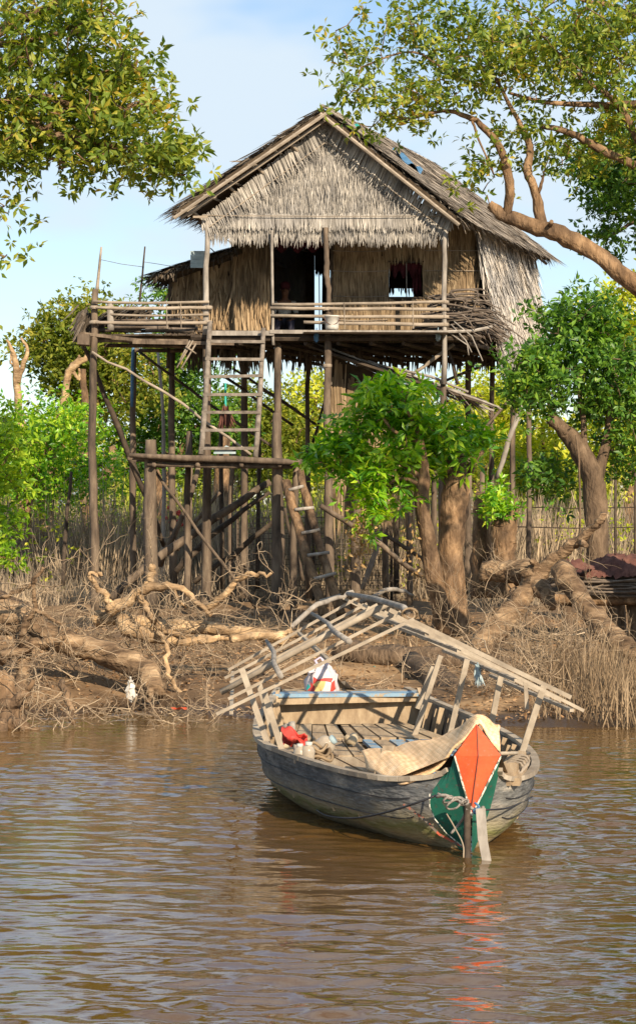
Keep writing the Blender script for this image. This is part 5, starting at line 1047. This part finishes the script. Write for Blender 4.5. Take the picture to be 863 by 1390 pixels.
pole('thin pale pole standing behind the stilts left of the landing', [(215, 478, 48, 4), (222, 580, 48, 5), (222, 700, 48, 6), (221, 785, 48, 6)], 'greywood')
pole('dark crooked pole standing in the dry reeds at far left', [(97, 640, 47, 4), (92, 690, 47, 5), (87, 750, 47, 6), (86, 795, 47, 6)], 'darkwood')
# wire fence lines far right
g = MB()
for py, D in ((688, 45), (715, 45)): g.tube([P(700, py, D), P(780, py + 2, D), P(900, py, D)], .012, 4)
for x in (835, 862, 890): g.tube([P(x, 640, 45), P(x, 805, 45)], .03, 5)
t = thing('pole_fence', P(835, 815, 45), 'thin rail and wire fence in the reeds at the right edge', 'fence'); g.build('rails', M['darkwood'], t)
g = MB(); n = 26
for k in range(n): C = P(240 + far.normal() * 9, 703 + far.normal() * 8, 50); g.sphere(C, .045, 5)
lab(g.build('red_blossoms', M['red']), 'few red flowers glowing among the reeds left of the landing', 'flowers')

# ------------------------------------------------------------------ reeds, grass, litter
def reeds(n, x0, x1, y0, y1, h0, h1, W, lean=.12, m='reed', mask=None, name='reeds'):
    x = rng.uniform(x0, x1, n); y = rng.uniform(y0, y1, n)
    if mask is not None: k = mask(x, y); x, y = x[k], y[k]
    n = len(x); B = np.stack([x, y, gz(x, y) - .03], 1); cl_ = .8 + .35 * np.sin(x * 1.3 + 2) * np.cos(y * .9) + .15 * np.sin(x * 5)
    g = F_(); g.blades(B, A(0, 0, 1) + rng.normal(0, lean, (n, 3)) * A(1, 1, .2), rng.uniform(h0, h1, n) * cl_, W * rng.uniform(.5, 1.4, n), rng.normal(0, 1, (n, 3)) * A(1, .5, 0) - A(0, 1, 0), rng.uniform(0, .3, n))
    return g
g = reeds(42000, -13, 14, 48.5, 62, .7, 2.7, .024, .2); g2 = g.build('tall_dry_reeds', M['reed'], origin=(0, 55, .3), kind='stuff')
g = reeds(9000, -9.5, 9.5, 44.5, 49, .3, 1.0, .022, .3, mask=lambda x, y: (x < -2.5) | (x > 3) | (y > 47.5)); g.build('short_dry_grass', M['reed'], origin=(0, 46, .3), kind='stuff')
g = reeds(9000, 2.1, 6.5, 21.3, 25.0, .25, .85, .011, .3, mask=lambda x, y: (x > 2.6 + .5 * np.sin(y * 3)) & (rng.random(len(x)) < .35 + .65 * np.clip((x - 2.2) / 1.5, 0, 1)) & (y > 21.25 + .25 * np.sin(x * 4)))
g.build('bank_stalks', M['drygrass'], origin=(4, 23, 0), kind='stuff')
g = reeds(1500, -6, 6, 28, 42, .08, .3, .02, .5, mask=lambda x, y: (np.sin(x * 1.7) * np.cos(y * .8) > -.1)); g.build('sparse_grass', M['drygrass'], origin=(0, 30, .3), kind='stuff')
n = 9000; x = rng.uniform(-13, 13, n); y = rng.uniform(60, 82, n); g = F_()
C = np.stack([x, y, rng.uniform(.3, 2.6, n) + .5 * np.sin(x * .9)], 1); foliage(g, C, .35, 2, 5, .24, .1); g.build('green_scrub', M['greenscrub'], origin=(0, 70, .3), kind='stuff')
n = 1700; x = rng.uniform(-9, 9, n); y = rng.uniform(47.5, 60, n); g = F_(); C = np.stack([x, y, rng.uniform(.4, 2.2, n)], 1)
k = (np.sin(x * .9 + 1) + np.cos(y * .6 + x * .3)) > .2; foliage(g, C[k], .25, 3, 6, .12, .05); g.build('weeds_in_reeds', M['leafY'], origin=(0, 55, .3), kind='stuff')
n = 14000; x = rng.uniform(-6, 7, n); y = 22.2 + rng.random(n) ** 1.5 * 18; z = gz(x, y); g = F_()
k = z > .02; x, y, z = x[k], y[k], z[k]; n = len(x)
g.leaves(np.stack([x, y, z + .012], 1), rng.normal(0, 1, (n, 3)) * A(1, 1, .25), A(0, 0, 1) + rng.normal(0, .45, (n, 3)), rng.uniform(.04, .10, n), rng.uniform(.02, .045, n)); g.build('leaf_litter', M['litter'], origin=(0, 26, 0), kind='stuff')

# ------------------------------------------------------------------ fallen timber on the bank
def fallen(name, label, ctls, m='drift', cat='fallen tree', base=None, ntw=0, twL=.5, twr=.007, depth=2, tm='twig', sub=None):
    b0 = base if base is not None else ctls[0][0]
    t = thing(name, P(b0[0], b0[1], b0[2]), label, cat)
    for i, c in enumerate(ctls):
        g = MB(); q = wood(g, c, n=10, k=5, rough=.12, wob=.012); o_ = g.build('trunk' if i == 0 else 'branch', M[m], t)
        if ntw:
            tw = MB()
            for k in range(ntw if len(c) > 3 else max(1, ntw // 2)):
                j = rng.integers(2, len(q)); twig(tw, q[j, :3], rng.normal(0, 1, 3) + A(0, -.2, .15), rng.uniform(.5, 1) * twL, twr * rng.uniform(.7, 1.3), depth, 3, .5, -.03)
            tw.build('twigs', M[tm], o_)
    return t
fallen('fallen_tree', 'pale fallen tree sprawling with bent bare limbs in front of the left stilts',
 [[(385, 868, 25.6, 16.0), (330, 858, 25.4, 17.6), (270, 852, 25.4, 17.6), (200, 848, 25.3, 20.8), (165, 838, 25.2, 19.2), (130, 842, 25.3, 24.0)],
  [(150, 828, 25.0, 19.2), (175, 815, 24.9, 16.0), (205, 797, 24.8, 12.0), (240, 797, 24.7, 8.8), (262, 815, 24.6, 8.0), (287, 834, 24.5, 5.6)],
  [(155, 825, 25, 11.2), (140, 805, 24.9, 8.8), (120, 781, 24.8, 7.2), (130, 779, 24.8, 5.6), (136, 780, 24.8, 5.6)], [(193, 808, 24.9, 12.0), (202, 790, 24.9, 10.4), (208, 769, 24.9, 9.6)],
  [(280, 826, 24.7, 8.8), (305, 806, 24.6, 9.6), (327, 783, 24.5, 8.0), (350, 781, 24.4, 5.6), (371, 778, 24.3, 4.0)], [(190, 810, 24.8, 8.8), (205, 835, 24.7, 9.6), (215, 852, 24.7, 8.0), (245, 862, 24.8, 7.2), (290, 868, 25, 7.2), (372, 862, 25, 7.2)],
  [(214, 856, 24.7, 8.0), (224, 875, 24.6, 7.2), (228, 910, 24.4, 6.4), (250, 950, 24.2, 4.8)], [(165, 838, 25, 19.2), (175, 855, 24.8, 20.8), (210, 865, 24.8, 17.6), (260, 870, 24.9, 12.8), (300, 866, 25, 8.0)], [(238, 800, 24.7, 4.0), (242, 815, 24.7, 4.0), (255, 826, 24.8, 3.2)]],
  ntw=8, twL=.6)
fallen('fallen_tree', 'thick grey brown trunk curving down the mud to the left waterline',
 [[(-30, 830, 24.6, 60), (20, 838, 24.5, 48), (60, 862, 24.4, 34), (110, 878, 24.3, 32), (160, 892, 24.2, 36), (195, 912, 24.0, 34), (214, 940, 23.7, 26)],
  [(30, 862, 24.3, 20), (30, 900, 24.1, 18), (28, 935, 23.9, 17), (25, 960, 23.6, 18)], [(0, 896, 24, 20), (35, 878, 24, 15), (60, 872, 24, 14), (84, 868, 24, 9)],
  [(28, 876, 24, 9), (36, 845, 23.9, 10), (46, 828, 23.9, 7), (46, 790, 23.8, 5), (58, 771, 23.8, 5)], [(44, 828, 23.9, 6), (65, 835, 23.9, 6), (84, 848, 23.9, 4)], [(0, 812, 24, 6), (30, 800, 23.9, 6), (50, 788, 23.8, 5)],
  [(195, 912, 24, 16), (205, 935, 23.7, 12), (200, 952, 23.6, 8)]], 'logbark', ntw=7, twL=.6)
fallen('tree_roots', 'weathered root mass in the shallow water at the left edge',
 [[(-10, 925, 22.2, 50), (5, 960, 22.1, 50), (20, 1000, 22.0, 40)], [(5, 960, 22, 22), (30, 945, 21.9, 12), (45, 925, 21.9, 7)], [(15, 985, 21.8, 24), (45, 992, 21.7, 14), (70, 1002, 21.6, 8)], [(82, 925, 22.6, 9), (92, 950, 22.3, 9), (100, 985, 21.9, 6)],
  [(0, 985, 21.7, 18), (10, 1005, 21.4, 14), (60, 1010, 21.2, 6)]], 'bark', cat='root mass', ntw=8, twL=.5)
def thicket(name, label, cat, area, n, L, r, m='twig', depth=2, D=(23, 25), grav=0, hi=.5, **kw):
    g = MB()
    for k in range(n):
        px, py = rng.uniform(area[0], area[2]), rng.uniform(area[1], area[3]); d = rng.uniform(*D); p = P(px, py, d); p[2] = max(p[2], float(gz(p[0], p[1])) + .02)
        twig(g, p, rng.normal(0, 1, 3) * A(1, .6, .5) + A(0, 0, hi), L * rng.uniform(.5, 1.3), r * rng.uniform(.6, 1.4), depth, 3, .45, grav)
    o = g.build(name, M[m], kind='stuff'); return o
thicket('dry_brush', '', '', (90, 850, 380, 940), 85, .5, .006, D=(24.6, 26))
thicket('dry_brush', '', '', (0, 810, 120, 950), 40, .5, .006, D=(23.6, 25))
thicket('driftwood_debris', '', '', (-20, 960, 330, 985), 75, .4, .005, D=(22.2, 23.4), hi=.1)
thicket('dry_brush', '', '', (100, 960, 300, 1000), 22, .3, .005, D=(21.4, 22.4), hi=.3)
thicket('dry_brush', '', '', (690, 850, 860, 985), 90, .5, .006, D=(23.5, 27), hi=.5)
thicket('dry_brush', '', '', (560, 800, 720, 880), 28, .7, .006, D=(29, 31), hi=.8)
thicket('dry_brush', '', '', (300, 800, 420, 880), 16, .5, .007, D=(26, 33), hi=.5)
thicket('dry_brush', '', '', (380, 900, 640, 950), 34, .35, .005, D=(22.6, 25), hi=.4)
thicket('dry_brush', '', '', (640, 880, 760, 960), 60, .5, .006, D=(23, 25), hi=.8)
fallen('uprooted_stump', 'uprooted stump with splayed logs and a raised arm right of the small tree',
 [[(655, 776, 30.5, 28), (690, 775, 30.3, 32), (715, 780, 30, 34), (735, 800, 29.6, 26), (750, 822, 29.3, 14)], [(648, 890, 29.2, 36), (675, 852, 29.4, 34), (705, 815, 29.6, 30), (722, 795, 29.8, 26), (745, 765, 29.8, 18), (764, 748, 29.7, 17), (785, 735, 29.6, 15), (805, 715, 29.5, 12), (820, 698, 29.4, 8)],
  [(715, 770, 29.9, 34), (722, 790, 29.8, 28), (714, 815, 29.5, 14)], [(700, 800, 30, 14), (690, 825, 29.8, 12), (668, 860, 29.6, 9)], [(785, 735, 29.6, 12), (796, 740, 29.4, 7)], [(730, 790, 29.8, 12), (728, 768, 29.7, 10), (718, 762, 29.6, 6)]],
  'logbark', 'uprooted stump', ntw=3, twL=.8, twr=.007)
fallen('leaning_log', 'dark brown log slanting down to the right edge in front of the brush pile', [[(760, 770, 29.2, 30), (790, 815, 28.8, 30), (820, 855, 28.4, 30), (850, 880, 28, 32), (900, 895, 27.8, 34)]], 'logbark', 'log', ntw=7, twL=.7)
fallen('fallen_log', 'long dark log lying on the mud behind the boat roof ridge', [[(455, 880, 27.5, 26), (520, 893, 27.2, 34), (600, 895, 27, 34), (690, 905, 26.8, 30)], [(560, 900, 26.8, 30), (600, 930, 25.5, 44), (640, 960, 24.6, 20)]], 'darkbark', 'log', ntw=5, twL=.5)
fallen('fallen_branch', 'thin pale branch lying behind the boat roof peak', [[(395, 850, 29, 6), (430, 822, 29.5, 7), (460, 812, 30, 6), (480, 803, 30, 4)]], 'greywood', 'branch')
fallen('fallen_branch', 'pale cut log lying left of the boat roof frame', [[(316, 868, 24.6, 12), (350, 863, 24.8, 12), (405, 862, 25.2, 10)], [(372, 863, 25, 8), (395, 858, 25, 6)]], 'drift', 'branch')
fallen('fallen_branch', 'grey stick lying on the mud right of the boat roof ridge under the house', [[(490, 818, 37, 6), (530, 800, 37.5, 6), (560, 806, 38, 4)]], 'greywood', 'branch')
# brush stack on a low rack at the right edge
rk = thing('log_rack', P(830, 880, 33), 'low log rack carrying brushwood and a rusty net at the right edge', 'rack')
g = MB(); wood(g, [(745, 812, 33, 14), (800, 814, 33, 15), (900, 815, 33, 15)], n=9); wood(g, [(745, 810, 34.2, 12), (900, 812, 34.2, 12)], n=8); g.build('beam', M['bark'], rk)
for px, D in ((830, 33.1), (858, 33.2), (880, 33.1), (768, 33.1), (838, 34.2)): g = MB(); wood(g, [(px, 815, D, 17), (px + 2, 850, D, 18), (px + 1, 890, D, 20)], n=8, rough=.12); g.build('leg', M['darkbark'], rk)
for k in range(80):
    z = rng.random(); y = rng.uniform(32.7, 34.4); a = rng.uniform(725, 800); c = rng.uniform(860, 960); py = 806 - 22 * z + rng.normal(0, 2)
    pts = smooth_path([P(a, py + rng.normal(0, 3), y), P((a + c) / 2 - 20, py + rng.normal(0, 2), y), P((a + c) / 2 + 20, py + rng.normal(0, 2), y), P(c, py + rng.normal(0, 3), y)], 3)
    g = MB(); g.tube(pts, np.linspace(.022, .01, len(pts)) * rng.uniform(.7, 1.3), 5); lab(g.build('brushwood_stick', M['stick']), 'long thin stick in the brushwood stacked on the log rack', 'stick', 'brushwood sticks on the log rack')
u = np.linspace(0, 1, 40); v = np.linspace(0, 1, 16); G = np.array([[P(768 + 150 * a, 783 - (30 * math.sin(min(1, a * 2.2) * 1.57)) * math.sin(b_ * 3.14) ** .8, 32.8 + 1.6 * b_) + rng.normal(0, .02, 3) for a in u] for b_ in v])
g = MB(); g.grid(G); lab(g.build('fishing_net', M['rust']), 'rusty red fishing net heaped over the brushwood at the right edge', 'net')
g = MB(); G2 = np.array([[P(745 + 60 * a, 772 - 14 * math.sin(a * 3.1) * math.sin(b_ * 3.14), 32.4 + .6 * b_) + rng.normal(0, .02, 3) for a in np.linspace(0, 1, 14)] for b_ in np.linspace(0, 1, 8)]); g.grid(G2); lab(g.build('fishing_net', M['rust']), 'small end of rusty red net trailing left off the brushwood', 'net')
# small rubbish
bt = thing('white_bottle', P(178, 945, 23.4), 'crumpled white plastic scrap sitting on the mud by the left shallows', 'litter')
g = MB(); c = P(178, 938, 23.3); th = np.linspace(0.1, 3.0, 8); ph = np.linspace(0, 2*np.pi, 9, endpoint=False)
G = np.stack([np.outer(np.sin(th), np.cos(ph)) * .05, np.outer(np.sin(th), np.sin(ph)) * .04, np.outer(np.cos(th), np.ones(9)) * .09], -1) + rng.normal(0, .014, (8, 9, 3)); g.smooth = False; g.grid(c + G, closed=True); g.tube([c + A(0, 0, .05), c + A(-.01, 0, .15)], .012, 4); g.build('body', M['white'], bt)
g = F_(); G = np.array([[P(494 + 22 * a, 907 - 3 * math.sin(a * 9 + b_ * 3), 27.4 - .5 * b_) for a in np.linspace(0, 1, 9)] for b_ in np.linspace(0, 1, 6)]); g.grid(G); lab(g.build('teal_scrap', M['teal']), 'scrap of teal plastic on the mud behind the boat stern', 'litter')
g = F_(); G = np.array([[P(232 + 22 * a, 962 - 2 * math.sin(a * 9 + b_ * 3), 23 - .1 * b_) for a in np.linspace(0, 1, 7)] for b_ in np.linspace(0, 1, 4)]); g.grid(G); lab(g.build('orange_scrap', M['orange']), 'orange scrap lying at the left waterline', 'litter')
# clods of mud
for k in range(50):
    px, py = rng.uniform(-10, 870), rng.uniform(0, 1); D = 24 + 18 * py; x = (px - XC) * D / F; g = MB(); r = rng.uniform(.04, .11)
    z = float(gz(x, D)); th = np.linspace(.05, 3.1, 6); ph = np.linspace(0, 2*np.pi, 8, endpoint=False)
    G = np.stack([np.outer(np.sin(th), np.cos(ph)) * r, np.outer(np.sin(th), np.sin(ph)) * r, np.outer(np.cos(th), np.ones(8)) * r * .6], -1) * rng.uniform(.55, 1.25, (6, 8, 1)); g.grid(A(x, D, z + r * .2) + G, closed=True)
    lab(g.build('mud_clod', M['mud']), 'lump of dried mud on the brown bank', 'clod', 'clods of mud on the bank')
